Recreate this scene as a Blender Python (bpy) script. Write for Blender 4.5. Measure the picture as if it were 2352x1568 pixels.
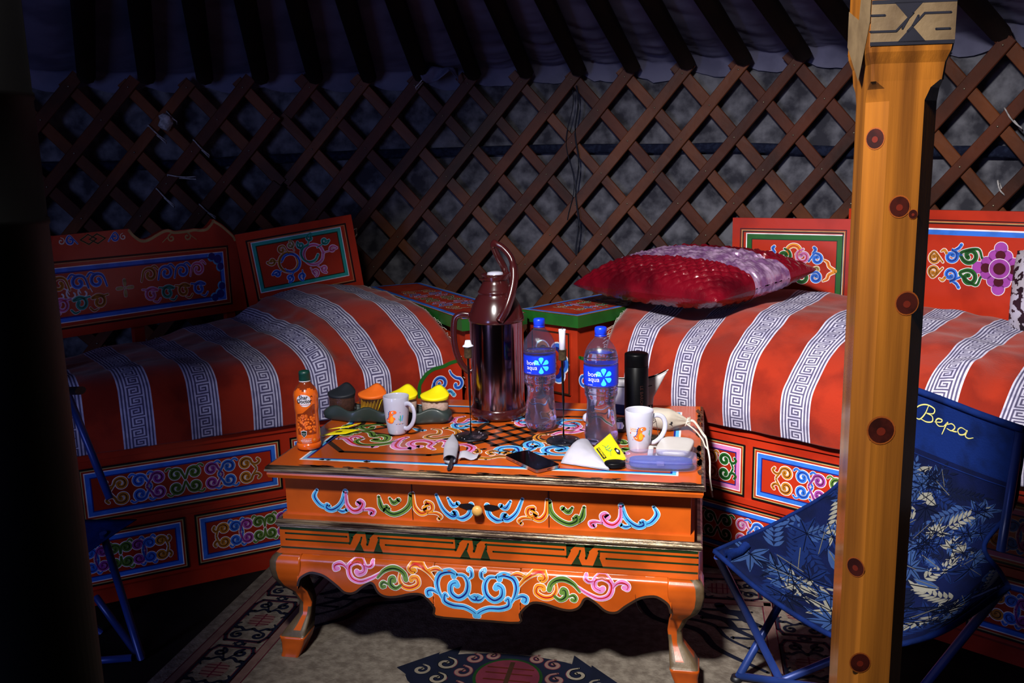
import bpy, math, random
from mathutils import Vector, Matrix, noise
from mathutils.geometry import tessellate_polygon
for o in list(bpy.data.objects): bpy.data.objects.remove(o)
SC=bpy.context.scene; COL=SC.collection
PI=math.pi; R=math.radians; sin=math.sin; cos=math.cos
V=Vector
# ---------------------------------------------------------------- camera
yaw,pit,roll=0.2028,0.1917,-0.02386
fw=V((-sin(yaw)*cos(pit),cos(yaw)*cos(pit),-sin(pit)))
r0=V((cos(yaw),sin(yaw),0)); u0=r0.cross(fw)
rr=r0*cos(roll)+u0*sin(roll); uu=u0*cos(roll)-r0*sin(roll)
cd=bpy.data.cameras.new('camera'); cam=bpy.data.objects.new('camera',cd); COL.objects.link(cam)
cd.sensor_width=36; cd.sensor_fit='HORIZONTAL'; cd.lens=2083.5/2352*36; cd.clip_start=.05
m=Matrix.Identity(4)
for i in range(3): m[i][0]=rr[i]; m[i][1]=uu[i]; m[i][2]=-fw[i]
m[0][3]=0; m[1][3]=0; m[2][3]=1.26
cam.matrix_world=m; SC.camera=cam
# ---------------------------------------------------------------- light
YC=V((-.75,1.17,0))          # centre of the yurt
w=bpy.data.worlds.new('world'); SC.world=w; w.use_nodes=True
bg=w.node_tree.nodes['Background']; bg.inputs[0].default_value=(.35,.5,1,1); bg.inputs[1].default_value=.02
def area(name,loc,target,size,power,color,spread=180,sy=None,shape='DISK'):
    l=bpy.data.lights.new(name,'AREA'); l.shape=shape; l.size=size
    if sy: l.size_y=sy
    l.energy=power; l.color=color; l.spread=R(spread)
    o=bpy.data.objects.new(name,l); COL.objects.link(o); o.location=loc
    o.rotation_euler=(V(target)-V(loc)).to_track_quat('-Z','Y').to_euler(); return o
area('skylight_crown',(-.50,.42,2.38),(.30,2.45,.55),.26,60,(1,.96,.93),76)
area('daylight_door',(-2.05,-1.15,1.15),(-.9,4.0,1.3),.40,28,(.38,.46,1),130,1.7,'RECTANGLE')
SC.view_settings.view_transform='Standard'; SC.view_settings.look='None'
SC.view_settings.exposure=-0.62; SC.view_settings.gamma=1; SC.view_settings.use_curve_mapping=False
# ---------------------------------------------------------------- materials
def lin(h):
    h=h.lstrip('#'); c=[int(h[i:i+2],16)/255 for i in (0,2,4)]
    return tuple(x/12.92 if x<=.04045 else ((x+.055)/1.055)**2.4 for x in c)+(1,)
MATS={}
def mat(name,col,rough=.5,metal=0,spec=.5,col2=None,ns=8,nlo=.45,nhi=.6,bump=0,bs=60,stretch=(1,1,1),trans=0,ior=1.45,coat=0,alpha=1,detail=5,sheen=0,emit=None):
    m=bpy.data.materials.new(name); m.use_nodes=True; nt=m.node_tree; b=nt.nodes['Principled BSDF']
    c=lin(col); b.inputs['Base Color'].default_value=c; b.inputs['Roughness'].default_value=rough
    b.inputs['Metallic'].default_value=metal; b.inputs['Specular IOR Level'].default_value=spec
    b.inputs['Transmission Weight'].default_value=trans; b.inputs['IOR'].default_value=ior
    b.inputs['Coat Weight'].default_value=coat; b.inputs['Coat Roughness'].default_value=.12; b.inputs['Alpha'].default_value=alpha
    if sheen: b.inputs['Sheen Weight'].default_value=sheen
    tc=nt.nodes.new('ShaderNodeTexCoord'); mp=nt.nodes.new('ShaderNodeMapping'); mp.inputs['Scale'].default_value=stretch
    nt.links.new(tc.outputs['Object'],mp.inputs[0])
    if col2 is None:
        col2='#%02x%02x%02x'%tuple(max(0,int(int(col.lstrip('#')[i:i+2],16)*.9)) for i in (0,2,4)); 
    n=nt.nodes.new('ShaderNodeTexNoise'); n.inputs['Scale'].default_value=ns; n.inputs['Detail'].default_value=detail
    nt.links.new(mp.outputs[0],n.inputs['Vector'])
    rp=nt.nodes.new('ShaderNodeValToRGB'); rp.color_ramp.elements[0].position=nlo; rp.color_ramp.elements[1].position=nhi
    rp.color_ramp.elements[0].color=c; rp.color_ramp.elements[1].color=lin(col2)
    nt.links.new(n.outputs['Fac'],rp.inputs[0]); nt.links.new(rp.outputs[0],b.inputs['Base Color'])
    if bump:
        n2=nt.nodes.new('ShaderNodeTexNoise'); n2.inputs['Scale'].default_value=bs; n2.inputs['Detail'].default_value=4
        nt.links.new(mp.outputs[0],n2.inputs['Vector']); bp=nt.nodes.new('ShaderNodeBump'); bp.inputs['Strength'].default_value=bump; bp.inputs['Distance'].default_value=.003
        nt.links.new(n2.outputs['Fac'],bp.inputs['Height']); nt.links.new(bp.outputs[0],b.inputs['Normal'])
    MATS[name]=m; return m
def clear(name,tint,milky=0,mcol='#b0b4e0',rough=.04,base=.03,ior=1.45):
    m=bpy.data.materials.new(name); m.use_nodes=True; nt=m.node_tree; nt.nodes.clear(); N=nt.nodes.new
    out=N('ShaderNodeOutputMaterial'); tr=N('ShaderNodeBsdfTransparent'); tr.inputs[0].default_value=lin(tint); gl=N('ShaderNodeBsdfGlossy'); gl.inputs['Roughness'].default_value=rough; gl.inputs['Color'].default_value=(.9,.9,1,1)
    fr=N('ShaderNodeLayerWeight'); fr.inputs['Blend'].default_value=.5; ns=N('ShaderNodeTexNoise'); ns.inputs['Scale'].default_value=45; bp=N('ShaderNodeBump'); bp.inputs['Strength'].default_value=.35; bp.inputs['Distance'].default_value=.002
    nt.links.new(ns.outputs['Fac'],bp.inputs['Height']); nt.links.new(bp.outputs[0],gl.inputs['Normal'])
    pw=N('ShaderNodeMath'); pw.operation='POWER'; pw.inputs[1].default_value=3; nt.links.new(fr.outputs['Facing'],pw.inputs[0])
    ad=N('ShaderNodeMath'); ad.operation='MULTIPLY_ADD'; ad.inputs[1].default_value=.45; ad.inputs[2].default_value=base; nt.links.new(pw.outputs[0],ad.inputs[0])
    mx=N('ShaderNodeMixShader'); nt.links.new(ad.outputs[0],mx.inputs[0]); nt.links.new(tr.outputs[0],mx.inputs[1]); nt.links.new(gl.outputs[0],mx.inputs[2]); last=mx
    if milky:
        df=N('ShaderNodeBsdfDiffuse'); df.inputs[0].default_value=lin(mcol); tl=N('ShaderNodeBsdfTranslucent'); tl.inputs[0].default_value=lin(mcol); m1=N('ShaderNodeMixShader'); m1.inputs[0].default_value=.5
        nt.links.new(df.outputs[0],m1.inputs[1]); nt.links.new(tl.outputs[0],m1.inputs[2]); m2=N('ShaderNodeMixShader'); m2.inputs[0].default_value=milky
        nt.links.new(mx.outputs[0],m2.inputs[1]); nt.links.new(m1.outputs[0],m2.inputs[2]); last=m2
    nt.links.new(last.outputs[0],out.inputs['Surface']); MATS[name]=m; return m
# painted furniture
mat('paint_table','#b85012',.28,col2='#98400c',ns=5,bump=.12,bs=35,coat=.25)
mat('paint_bed','#ae2c14',.34,col2='#90200e',ns=4,bump=.12,bs=30,coat=.2)
mat('paint_chest','#aa3014',.4,col2='#84200c',ns=4,bump=.1,bs=30)
mat('gold_trim','#8a7860',.30,metal=.6,col2='#2a1a14',ns=9,nlo=.42,nhi=.58,stretch=(.6,6,14),bump=.4,bs=50)
mat('wear','#4a2a16',.7,col2='#2a150a',ns=40)
PAL=dict(white='#e8e2e6',cyan='#4fa6d8',blue='#2f6fd6',navy='#0d1d7a',pink='#cc78b4',purple='#9a3f9c',green='#5c7c30',dgreen='#1c5a1e',darkgreen='#0c2a10',brown='#c07a22',orange='#d98a20',black='#0c0608',red='#b0120e',darkbrown='#2a1a10',teal='#1f9a8c',gold='#b09a60',line='#3a1208',skin='#d8d0c0',dino='#f2671c',dinobelly='#f79a20',ink='#101018',labelblue='#0a2fd0',logo='#3fd0e8',yellow='#e8d010',cream='#6c6a60',leafblue='#12305e',leafdeep='#0a1a44',leafdark='#050b22',rugnavy='#0c1020',rugred='#4c1a26',rugcream='#6c6458',rugpink='#644c46',berry='#f06a14',berryhi='#f89a40',berryshade='#a03808',softwhite='#d8d4dc',textred='#b02010',cactus='#3aa080')
for k,c in PAL.items(): mat(k,c,.42,ns=20)
for k in ('cream','leafblue','leafdeep','leafdark','rugnavy','rugred','rugcream','rugpink'): MATS[k].node_tree.nodes['Principled BSDF'].inputs['Roughness'].default_value=.9
for k in ('rugnavy','rugred','rugcream','rugpink','leafdeep','leafdark'): MATS[k].node_tree.nodes['Principled BSDF'].inputs['Specular IOR Level'].default_value=.1
# ---------------------------------------------------------------- mesh builder
class MB:
    def __init__(s): s.v=[]; s.f=[]; s.m=[]; s.s=[]
    def add(s,vs,fs,mt,smooth=False):
        n=len(s.v); s.v+= [tuple(x) for x in vs]
        for f in fs:
            s.f.append([n+i for i in f]); s.m.append(mt); s.s.append(smooth)
    def grid(s,rows,mt,smooth=True,cu=False,cv=False,flip=False):
        nu=len(rows); nv=len(rows[0]); vs=[p for r in rows for p in r]; fs=[]
        for i in range(nu if cu else nu-1):
            for j in range(nv if cv else nv-1):
                a=i*nv+j; b=i*nv+(j+1)%nv; c=((i+1)%nu)*nv+(j+1)%nv; d=((i+1)%nu)*nv+j
                fs.append([a,b,c,d] if not flip else [d,c,b,a])
        if callable(mt):
            n=len(s.v); s.v+=[tuple(x) for x in vs]; k=0
            for i in range(nu if cu else nu-1):
                for j in range(nv if cv else nv-1):
                    s.f.append([n+q for q in fs[k]]); s.m.append(mt(i,j)); s.s.append(smooth); k+=1
        else: s.add(vs,fs,mt,smooth)
    def box(s,c,d,mt,M=None,bev=0):
        cx,cy,cz=c; x,y,z=d[0]/2,d[1]/2,d[2]/2
        if bev:
            b=min(bev,x*.9,y*.9,z*.9); rows=[]
            for (zz,k) in ((-z,b),(-z+b,0),(z-b,0),(z,b)):
                X=x-k;Y=y-k; q=b*.6 if k==0 else b*.3
                rows.append([V((cx+a,cy+e,cz+zz)) for a,e in ((-X+q,-Y),(X-q,-Y),(X,-Y+q),(X,Y-q),(X-q,Y),(-X+q,Y),(-X,Y-q),(-X,-Y+q))])
            vs=[p for r in rows for p in r]
            if M: vs=[M@p for p in vs]
            fs=[]
            for i in range(3):
                for j in range(8): fs.append([i*8+j,i*8+(j+1)%8,(i+1)*8+(j+1)%8,(i+1)*8+j])
            fs.append(list(range(7,-1,-1))); fs.append([24+i for i in range(8)]); s.add(vs,fs,mt); return
        vs=[V((cx+a*x,cy+b*y,cz+e*z)) for a in (-1,1) for b in (-1,1) for e in (-1,1)]
        if M: vs=[M@p for p in vs]
        s.add(vs,[[0,1,3,2],[4,6,7,5],[0,4,5,1],[2,3,7,6],[0,2,6,4],[1,5,7,3]],mt)
    def lathe(s,prof,mt,n=40,c=(0,0,0),cap=True,smooth=True,sq=None,M=None):
        rows=[]
        for r,z in prof:
            row=[]
            for j in range(n):
                a=2*PI*j/n; k=sq(a,z) if sq else 1
                p=V((c[0]+r*k*cos(a),c[1]+r*k*sin(a),c[2]+z)); row.append(M@p if M else p)
            rows.append(row)
        s.grid(rows,mt,smooth,cv=True)
        if cap:
            k=len(s.v)-n*len(prof); s.f.append([k+j for j in range(n-1,-1,-1)]); s.m.append(mt if not callable(mt) else mt(0,0)); s.s.append(False)
            k=len(s.v)-n; s.f.append([k+j for j in range(n)]); s.m.append(mt if not callable(mt) else mt(len(prof)-2,0)); s.s.append(False)
    def tube(s,pts,r,mt,n=10,cap=True,flat=None,closed=False,up=V((0,0,1))):
        pts=[V(p) for p in pts]; rows=[]; N=len(pts)
        for i,p in enumerate(pts):
            if closed: t=(pts[(i+1)%N]-pts[i-1])
            else: t=pts[min(i+1,N-1)]-pts[max(i-1,0)]
            t.normalize(); a=t.cross(up)
            if a.length<1e-3: a=t.cross(V((1,0,0)))
            a.normalize(); b=a.cross(t); rad=r[i] if isinstance(r,(list,tuple)) else r
            fx,fy=flat if flat else (1,1)
            rows.append([p+a*rad*fx*cos(2*PI*j/n)+b*rad*fy*sin(2*PI*j/n) for j in range(n)])
        s.grid(rows,mt,True,cu=closed,cv=True)
        if cap and not closed:
            k=len(s.v)-n*N; s.f.append([k+j for j in range(n)]); s.m.append(mt); s.s.append(False)
            k=len(s.v)-n; s.f.append([k+j for j in range(n-1,-1,-1)]); s.m.append(mt); s.s.append(False)
    def lath(s,pts,nrm,w,th,mt,up=None):
        # flat bar along pts, nrm(i) gives the outward normal of its broad face
        rows=[]; N=len(pts)
        for i,p in enumerate(pts):
            t=(pts[min(i+1,N-1)]-pts[max(i-1,0)]).normalized(); n=nrm(i); a=t.cross(n).normalized(); q=w/2; e=th/2;c=.25*th
            rows.append([p+a*x+n*y for x,y in ((-q+c,-e),(q-c,-e),(q,-e+c),(q,e-c),(q-c,e),(-q+c,e),(-q,e-c),(-q,-e+c))])
        s.grid(rows,mt,False,cv=True); k=len(s.v)-8*N
        s.f.append([k+j for j in range(8)]); s.m.append(mt); s.s.append(False)
        k=len(s.v)-8; s.f.append([k+j for j in range(7,-1,-1)]); s.m.append(mt); s.s.append(False)
    def build(s,name,parent=None,local=False,recalc=True):
        me=bpy.data.meshes.new(name); off=V((0,0,0))
        if parent is not None and not local:
            p=parent
            while p: off+=p.location; p=p.parent
        vs=[(x-off.x,y-off.y,z-off.z) for x,y,z in s.v] if off.length>0 else s.v
        me.from_pydata(vs,[],s.f); names=[]
        idx=[]
        for k in s.m:
            if k not in names: names.append(k)
            idx.append(names.index(k))
        for k in names: me.materials.append(MATS[k])
        me.polygons.foreach_set('material_index',idx); me.polygons.foreach_set('use_smooth',s.s); me.update()
        o=bpy.data.objects.new(name,me); COL.objects.link(o)
        if parent is not None: o.parent=parent
        return o
def tag(o,label=None,cat=None,group=None,kind=None):
    if label: o['label']=label
    if cat: o['category']=cat
    if group: o['group']=group
    if kind: o['kind']=kind
    return o
def thing(name,label,cat,loc=(0,0,0),rz=0,group=None):
    o=bpy.data.objects.new(name,None); COL.objects.link(o); o.location=loc; o.rotation_euler=(0,0,rz); o.empty_display_size=.05
    return tag(o,label,cat,group)
def dup(root,loc,rz,label):
    r=root.copy(); COL.objects.link(r); r.location=loc; r.rotation_euler=(0,0,rz); r['label']=label
    for ch in list(root.children):
        c=ch.copy(); COL.objects.link(c); c.parent=r
        for g in ch.children:
            d=g.copy(); COL.objects.link(d); d.parent=c
    return r
def cr(pts,n=6,closed=False):
    pts=[V(p) for p in pts]; N=len(pts); out=[]
    if N<3:
        return [pts[0].lerp(pts[1],i/n) for i in range(n+1)]
    for i in range(N if closed else N-1):
        p1=pts[i]; p2=pts[(i+1)%N]
        p0=pts[i-1] if (i>0 or closed) else p1*2-p2
        p3=pts[(i+2)%N] if (i+2<N or closed) else p2*2-p1
        for j in range(n):
            t=j/n; out.append(.5*((2*p1)+(p2-p0)*t+(2*p0-5*p1+4*p2-p3)*t*t+(3*p1-p0-3*p2+p3)*t**3))
    if not closed: out.append(pts[-1])
    return out
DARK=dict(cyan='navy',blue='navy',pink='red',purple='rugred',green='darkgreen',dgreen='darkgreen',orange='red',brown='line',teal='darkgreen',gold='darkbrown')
class Canvas:
    """paint laid on a surface: fn(u,v,h) gives the point h above the surface"""
    def __init__(s,mb,fn,h=.0005,sub=0): s.mb=mb; s.fn=fn; s.h=h; s.k=0; s.sub=sub
    def tri(s,T,col,h):
        # split triangles until they follow the curved surface
        out=[]; st=list(T)
        while st:
            a,b,c=st.pop(); L=[(b-a).length,(c-b).length,(a-c).length]; m=max(L)
            if m<=s.sub: out.append((a,b,c)); continue
            k=L.index(m)
            if k==1: a,b,c=b,c,a
            elif k==2: a,b,c=c,a,b
            q=(a+b)/2; st.append((a,q,c)); st.append((q,b,c))
        for t in out: s.mb.add([s.fn(p.x,p.y,h) for p in t],[[0,1,2]],col)
    def poly(s,pts,col,h=None,sub=0):
        h=s.h if h is None else h; pts=[V((p[0],p[1],0)) for p in pts]
        tris=tessellate_polygon([pts])
        if s.sub: return s.tri([[V((pts[i].x,pts[i].y)) for i in t] for t in tris],col,h)
        s.mb.add([s.fn(p.x,p.y,h) for p in pts],[list(t) for t in tris],col)
    def rect(s,u0,v0,u1,v1,col,h=None,nu=1,nv=1):
        h=s.h if h is None else h
        s.mb.grid([[s.fn(u0+(u1-u0)*i/nu,v0+(v1-v0)*j/nv,h) for i in range(nu+1)] for j in range(nv+1)],col,False)
    def ribbon(s,pts,ws,col,h,cap=True,shift=0):
        N=len(pts); L=[];Rr=[]
        for i,p in enumerate(pts):
            t=pts[min(i+1,N-1)]-pts[max(i-1,0)]
            t=t.normalized() if t.length>1e-9 else V((1,0)); n=V((-t.y,t.x)); w=ws[i]/2; c=p+n*(shift*ws[i])
            L.append(c+n*w); Rr.append(c-n*w)
        s.mb.grid([[s.fn(a.x,a.y,h) for a in L],[s.fn(a.x,a.y,h) for a in Rr]],col,False)
        if cap:
            for p,w in ((pts[0],ws[0]),(pts[-1],ws[-1])): s.disc(p.x,p.y,w/2,col,h)
    def disc(s,x,y,r,col,h=None,n=12,ry=None):
        h=s.h if h is None else h; ry=ry or r
        if s.sub and r>s.sub*.5:
            P=[V((x+r*cos(2*PI*i/n),y+ry*sin(2*PI*i/n))) for i in range(n)]; c=V((x,y)); return s.tri([(c,P[i],P[(i+1)%n]) for i in range(n)],col,h)
        s.mb.add([s.fn(x+r*cos(2*PI*i/n),y+ry*sin(2*PI*i/n),h) for i in range(n)],[list(range(n))],col)
    def stroke(s,pts,w,col,dark='auto',outline='white',e=None,sub=6,mir=None,side=1,taper=True):
        for f in ([None] if mir is None else [None,mir]):
            q=[V((p[0],p[1])) for p in pts]
            if f: q=[V(f(p.x,p.y)) for p in q]
            c=cr(q,sub); N=len(c); ws=[]
            for i in range(N):
                t=i/(N-1); ws.append(w*((.5+.5*min(1,t*3)) if taper else 1))
            ee=e if e is not None else min(.003,w*.2)
            s.k+=1; j=(s.k%12)*.000012
            if outline: s.ribbon(c,[x+2*ee for x in ws],outline,s.h)
            s.ribbon(c,ws,col,s.h+.0004+j)
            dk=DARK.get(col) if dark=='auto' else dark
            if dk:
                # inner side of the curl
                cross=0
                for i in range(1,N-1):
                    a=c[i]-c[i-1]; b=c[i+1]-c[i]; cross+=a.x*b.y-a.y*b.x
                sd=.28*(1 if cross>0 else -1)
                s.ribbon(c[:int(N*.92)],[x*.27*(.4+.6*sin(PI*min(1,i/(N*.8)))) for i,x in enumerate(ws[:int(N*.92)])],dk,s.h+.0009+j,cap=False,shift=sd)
    def text(s,body,x,y,size,col,h=None,rot=0,align='CENTER',sx=1,bold=0,shear=0):
        cu=bpy.data.curves.new('t','FONT'); cu.body=body; cu.size=size; cu.align_x=align; cu.align_y='CENTER'; cu.offset=bold; cu.shear=shear; cu.resolution_u=3
        o=bpy.data.objects.new('t',cu); COL.objects.link(o); dg=bpy.context.evaluated_depsgraph_get(); me=o.evaluated_get(dg).to_mesh()
        h=s.h+.0014 if h is None else h; c,q=cos(rot),sin(rot); vs=[]
        for v in me.vertices:
            a,b=v.co.x*sx,v.co.y; vs.append(s.fn(x+a*c-b*q,y+a*q+b*c,h))
        if s.sub:
            W=[]
            for v in me.vertices: a,b=v.co.x*sx,v.co.y; W.append(V((x+a*c-b*q,y+a*q+b*c)))
            T=[]
            for p in me.polygons:
                vv=list(p.vertices)
                for k in range(1,len(vv)-1): T.append((W[vv[0]],W[vv[k]],W[vv[k+1]]))
            s.tri(T,col,h)
        else: s.mb.add(vs,[list(p.vertices) for p in me.polygons],col)
        bpy.data.objects.remove(o); bpy.data.curves.remove(cu)
def curl(cx,cy,r,a0,turns,d,tail=None,r1=.22,asp=1):
    pts=list(tail) if tail else []
    n=max(6,int(turns*9))
    for i in range(n+1):
        t=i/n; a=R(a0)+d*2*PI*turns*t; q=r*(1-(1-r1)*t); pts.append((cx+q*cos(a),cy+q*asp*sin(a)))
    return pts
def cloud(cv,cx,cy,W,H,pal,w=.0115,outline='white',n=None,ends=True):
    """rows of curls mirrored about both axes"""
    n=len(pal); dx=W/2/n; 
    for i,c in enumerate(pal):
        for sx in (-1,1):
            for sy in (-1,1):
                x=cx+sx*dx*(i+.52); y=cy+sy*H*.25; r=min(dx*.47,H*.235)
                a0=180 if (i%2==0) else 0
                if sx<0: a0=180-a0
                d=(1 if i%2==0 else -1)*sx*sy*-1
                tx=x-sx*dx*.62*(1 if i%2==0 else -1); ty=cy+sy*H*.03
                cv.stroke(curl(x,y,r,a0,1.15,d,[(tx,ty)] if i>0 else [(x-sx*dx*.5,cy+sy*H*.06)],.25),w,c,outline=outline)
                # small bud between neighbours
                bx=x+sx*dx*.52
                if i<n-1: cv.stroke([(x+sx*dx*.15,y+sy*H*.22),(x+sx*dx*.38,y+sy*H*.27),(bx,y+sy*H*.2)],w*.55,pal[i+1] if i%2 else c,outline=outline,dark=None)
        if ends and i==n-1:
            for sx in (-1,1):
                for sy in (-1,1):
                    x=cx+sx*W*.5; y=cy+sy*H*.25
                    cv.stroke([(x-sx*dx*.1,y-sy*H*.02),(x+sx*dx*.18,y-sy*H*.06),(x+sx*dx*.36,y+sy*H*.04),(x+sx*dx*.25,y+sy*H*.13)],w*.7,c,outline=outline)
def frame(cv,u0,v0,u1,v1,layers,z0=0):
    """nested rectangular painted lines: (inset,width,colour)"""
    for i,(ins,wd,col) in enumerate(layers):
        a,b,c,d=u0+ins,v0+ins,u1-ins,v1-ins; h=cv.h+.0001*i
        nu=max(1,int((c-a)/.04)); 
        cv.rect(a,b,c,b+wd,col,h,nu); cv.rect(a,d-wd,c,d,col,h,nu); cv.rect(a,b+wd,a+wd,d-wd,col,h,1,4); cv.rect(c-wd,b+wd,c,d-wd,col,h,1,4)
def plane_fn(P0,phi,tilt=0,piv=(0,0)):
    u=V((cos(phi),sin(phi),0)); n=V((u.y,-u.x,0)); P0=V(P0); ct,st=cos(tilt),sin(tilt)
    def fn(a,b,h):
        x=a-piv[0]; y=b-piv[1]; A=piv[0]+x*ct-y*st; B=piv[1]+x*st+y*ct
        return P0+u*A+V((0,0,B))+n*h
    return fn
def slab(mb,fn,u0,v0,u1,v1,h0,h1,mt):
    vs=[fn(a,b,h) for a in (u0,u1) for b in (v0,v1) for h in (h0,h1)]
    mb.add(vs,[[0,1,3,2],[4,6,7,5],[0,4,5,1],[2,3,7,6],[0,2,6,4],[1,5,7,3]],mt)
def interp(tab,x):
    if x<=tab[0][0]: return tab[0][1]
    for (a,b),(c,d) in zip(tab,tab[1:]):
        if x<=c:
            t=(x-a)/(c-a); t=t*t*(3-2*t); return b+(d-b)*t
    return tab[-1][1]
# ================================================================ SETTING
mat('felt','#6c6c74',.95,spec=.1,col2='#34343c',ns=14,nlo=.35,nhi=.62,bump=.5,bs=26,detail=8)
mat('cloth','#5c5c76',.6,spec=.35,col2='#4a4a62',ns=5,bump=.15,bs=30)
mat('ground','#1c1714',.85,spec=.1,col2='#120e0c',ns=6)
mat('lathwood','#5a2812',.55,spec=.3,col2='#2e140a',ns=3,nlo=.35,nhi=.65,bump=.25,bs=40)
mat('lathwood_pale','#6c3818',.5,spec=.3,col2='#3c1c0e',ns=3,nlo=.35,nhi=.65,bump=.25,bs=40)
mat('polewood','#120806',.6,spec=.2,col2='#0a0404',ns=4)
mat('strap','#14182a',.9,spec=.1,col2='#1e2438',ns=60,bump=.5,bs=120)
mat('cord','#b8b4b4',.8,col2='#8c8888',ns=50,bump=.4,bs=200)
mat('darkcord','#101426',.8)
mat('nail','#9a8c78',.4,metal=.8)
def cyl(th,z,r=3.0): a=R(th); return V((YC.x+r*sin(a),YC.y+r*cos(a),z))
mb=MB(); rows=[]
for j in range(0,15):
    z=j*1.72/14; rows.append([cyl(a,z,3.055+.012*noise.noise(V((a*.18,z*3,1)))) for a in range(-180,180,2)])
mb.grid(rows,'felt',True,cv=True); w_=mb.build('wall_back'); w_['kind']='structure'; w_['label']='grey felt wall behind the wooden lattice'
mb=MB(); mb.lathe([(3.2,-.04),(3.2,0)],'ground',72,(YC.x,YC.y,0)); f_=mb.build('floor'); f_['kind']='structure'
# roof lining: sagging between the poles
PT=lambda k: 4.43+4.6*k            # poles stand at the lattice heads
def roofz(r): return 1.70+(3.0-r)*.335
mb=MB(); rows=[]
nr=120
for i in range(nr+1):
    t=i/nr; r=3.04-(t**2.0)*2.6; row=[]
    for a10 in range(-1800,1800,5):
        a=a10/10*1.0
        if (a<-48 or a>48) and a10%20: continue
        ph=((a-4.43)/4.6)%1.0; sag=sin(PI*ph)
        z=roofz(r)-.014*sag*(1 if i else 1)+.012
        # wrinkles gather at the wall over the thermos and right of it
        wr=max(0,1-abs(a-1)/13)*max(0,1-t*1.5)+.20*max(0,1-t*2.4)
        d_=3.04-r; q=V((a*.13,d_*20+sag*1.2,0)); wv=noise.noise(q)+.7*noise.noise(q*2.3+V((3,1,2)))
        if a>10: q=V((a*.5+d_*9,d_*6-a*.25,4)); wv+=noise.noise(q)*1.1; wr+=.3*max(0,1-t*1.2)
        z+=.020*wr*wv
        z-=(.060+.016*sag)*max(0,1-t*12)
        row.append(cyl(a,z,r))
    rows.append(row)
mb.grid(rows,'cloth',True,cv=True); c_=mb.build('ceiling'); c_['kind']='structure'; c_['label']='pale roof lining gathered above the lattice'
# loose flap of lining hanging over the lattice
mb=MB(); rows=[]
for j in range(6):
    t=j/5; rows.append([cyl(-9.3+3.2*i/10-.5*t*sin(i*.6),1.705-.012*i/10-.055*t*(.3+abs(sin(i*.45))),2.93-.02*t+.02*sin(i*1.3+t*3)) for i in range(11)])
mb.grid(rows,'cloth'); o=mb.build('cloth_flap'); tag(o,'small loose corner of roof lining hanging over the lattice heads','cloth')
so=o.modifiers.new('s','SOLIDIFY'); so.thickness=.002
# roof poles
ords=['first','second','third','fourth','fifth','sixth','seventh','eighth','ninth','tenth','eleventh','twelfth','thirteenth','fourteenth','fifteenth','sixteenth','seventeenth','eighteenth','nineteenth','twentieth','twenty-first','twenty-second']
ks=list(range(-9,8))
for i,k in enumerate(ks):
    a=PT(k); mb=MB(); pts=[]
    for j in range(9):
        t=j/8; r=3.0-2.45*t; p=cyl(a,roofz(r)-.035-.02*sin(PI*t)*.5,r-.03); pts.append(p)
    mb.tube(pts,[.029+.004*sin(PI*min(1,j/5)) for j in range(9)],'polewood',8,flat=(1.25,1),up=V((0,0,1)))
    o=mb.build('roof_pole'); tag(o,'dark wooden roof pole, %s from the left under the ceiling lining'%ords[i],'pole','roof poles')
# crown ring closing the roof round the skylight
mb=MB(); mb.tube([cyl(a,2.5,.56) for a in range(0,360,10)],.05,'polewood',8,closed=True); o=mb.build('crown_ring'); tag(o,'dark round crown ring holding the upper ends of the roof poles','ring')
# lattice: three sections of crossed laths
def lath_pts(a0,s,z0,z1,r,n=9):
    return [cyl(a0+s*16.8*(z-1.49),z,r) for z in [z0+(z1-z0)*i/(n-1) for i in range(n)]]
def section(label,klo,khi,off,rin,seed,zlo=.15):
    rnd=random.Random(seed); root=thing('lattice_wall',label,'lattice',cyl(1.57+4.6*(klo+khi)/2+off,0,2.98))
    alo=1.57+4.6*klo+off; ahi=1.57+4.6*khi+off
    for s in (1,-1):
        r=rin if s>0 else rin+.013
        for k in range(klo-5,khi+6):
            a0=1.57+4.6*k+off
            # crop the lath to the section
            zs=[z for z in [zlo+(1.655-zlo)*i/30 for i in range(31)] if alo-.3<=a0+s*16.8*(z-1.49)<=ahi+.3]
            if len(zs)<4: continue
            z0,z1=zs[0],zs[-1]
            if z1>1.6: z1=1.665+rnd.uniform(-.015,.012)
            jt=rnd.uniform(-.15,.15); P=lath_pts(a0+jt,s,z0,z1,r)
            mb=MB(); nr_=lambda i:(V((YC.x-P[i].x,YC.y-P[i].y,0))).normalized()
            mb.lath(P,nr_,rnd.uniform(.044,.052),.011,'lathwood' if rnd.random()<(.8 if s>0 else .45) else 'lathwood_pale')
            o=mb.build('lath',root)
            if s>0:
                zq=1.49
                mm=MB(); cnt=0
                for q in range(-9,3):
                    z=1.49+q*.1369
                    if z0+.01<z<z1-.005:
                        p=cyl(a0+jt+16.8*(z-1.49),z,r-.007); mm.lathe([(.0,-.001),(.0045,-.001),(.0035,.002),(0,.0025)],'nail',6,M=Matrix.Translation(p)@(YC-V((p.x,p.y,0))).to_track_quat('Z','Y').to_matrix().to_4x4(),cap=False)
                if mm.v: mm.build('nails',o)
    return root
section('long lattice wall section behind the table and both beds',-5,6,0,2.985,3)
section('lattice wall section behind the left bed, tied on at the overlap',-11,-5,-.9,2.962,5)
section('lattice wall section at the far right edge, lashed behind the post',6,10,.9,2.962,8)
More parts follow.
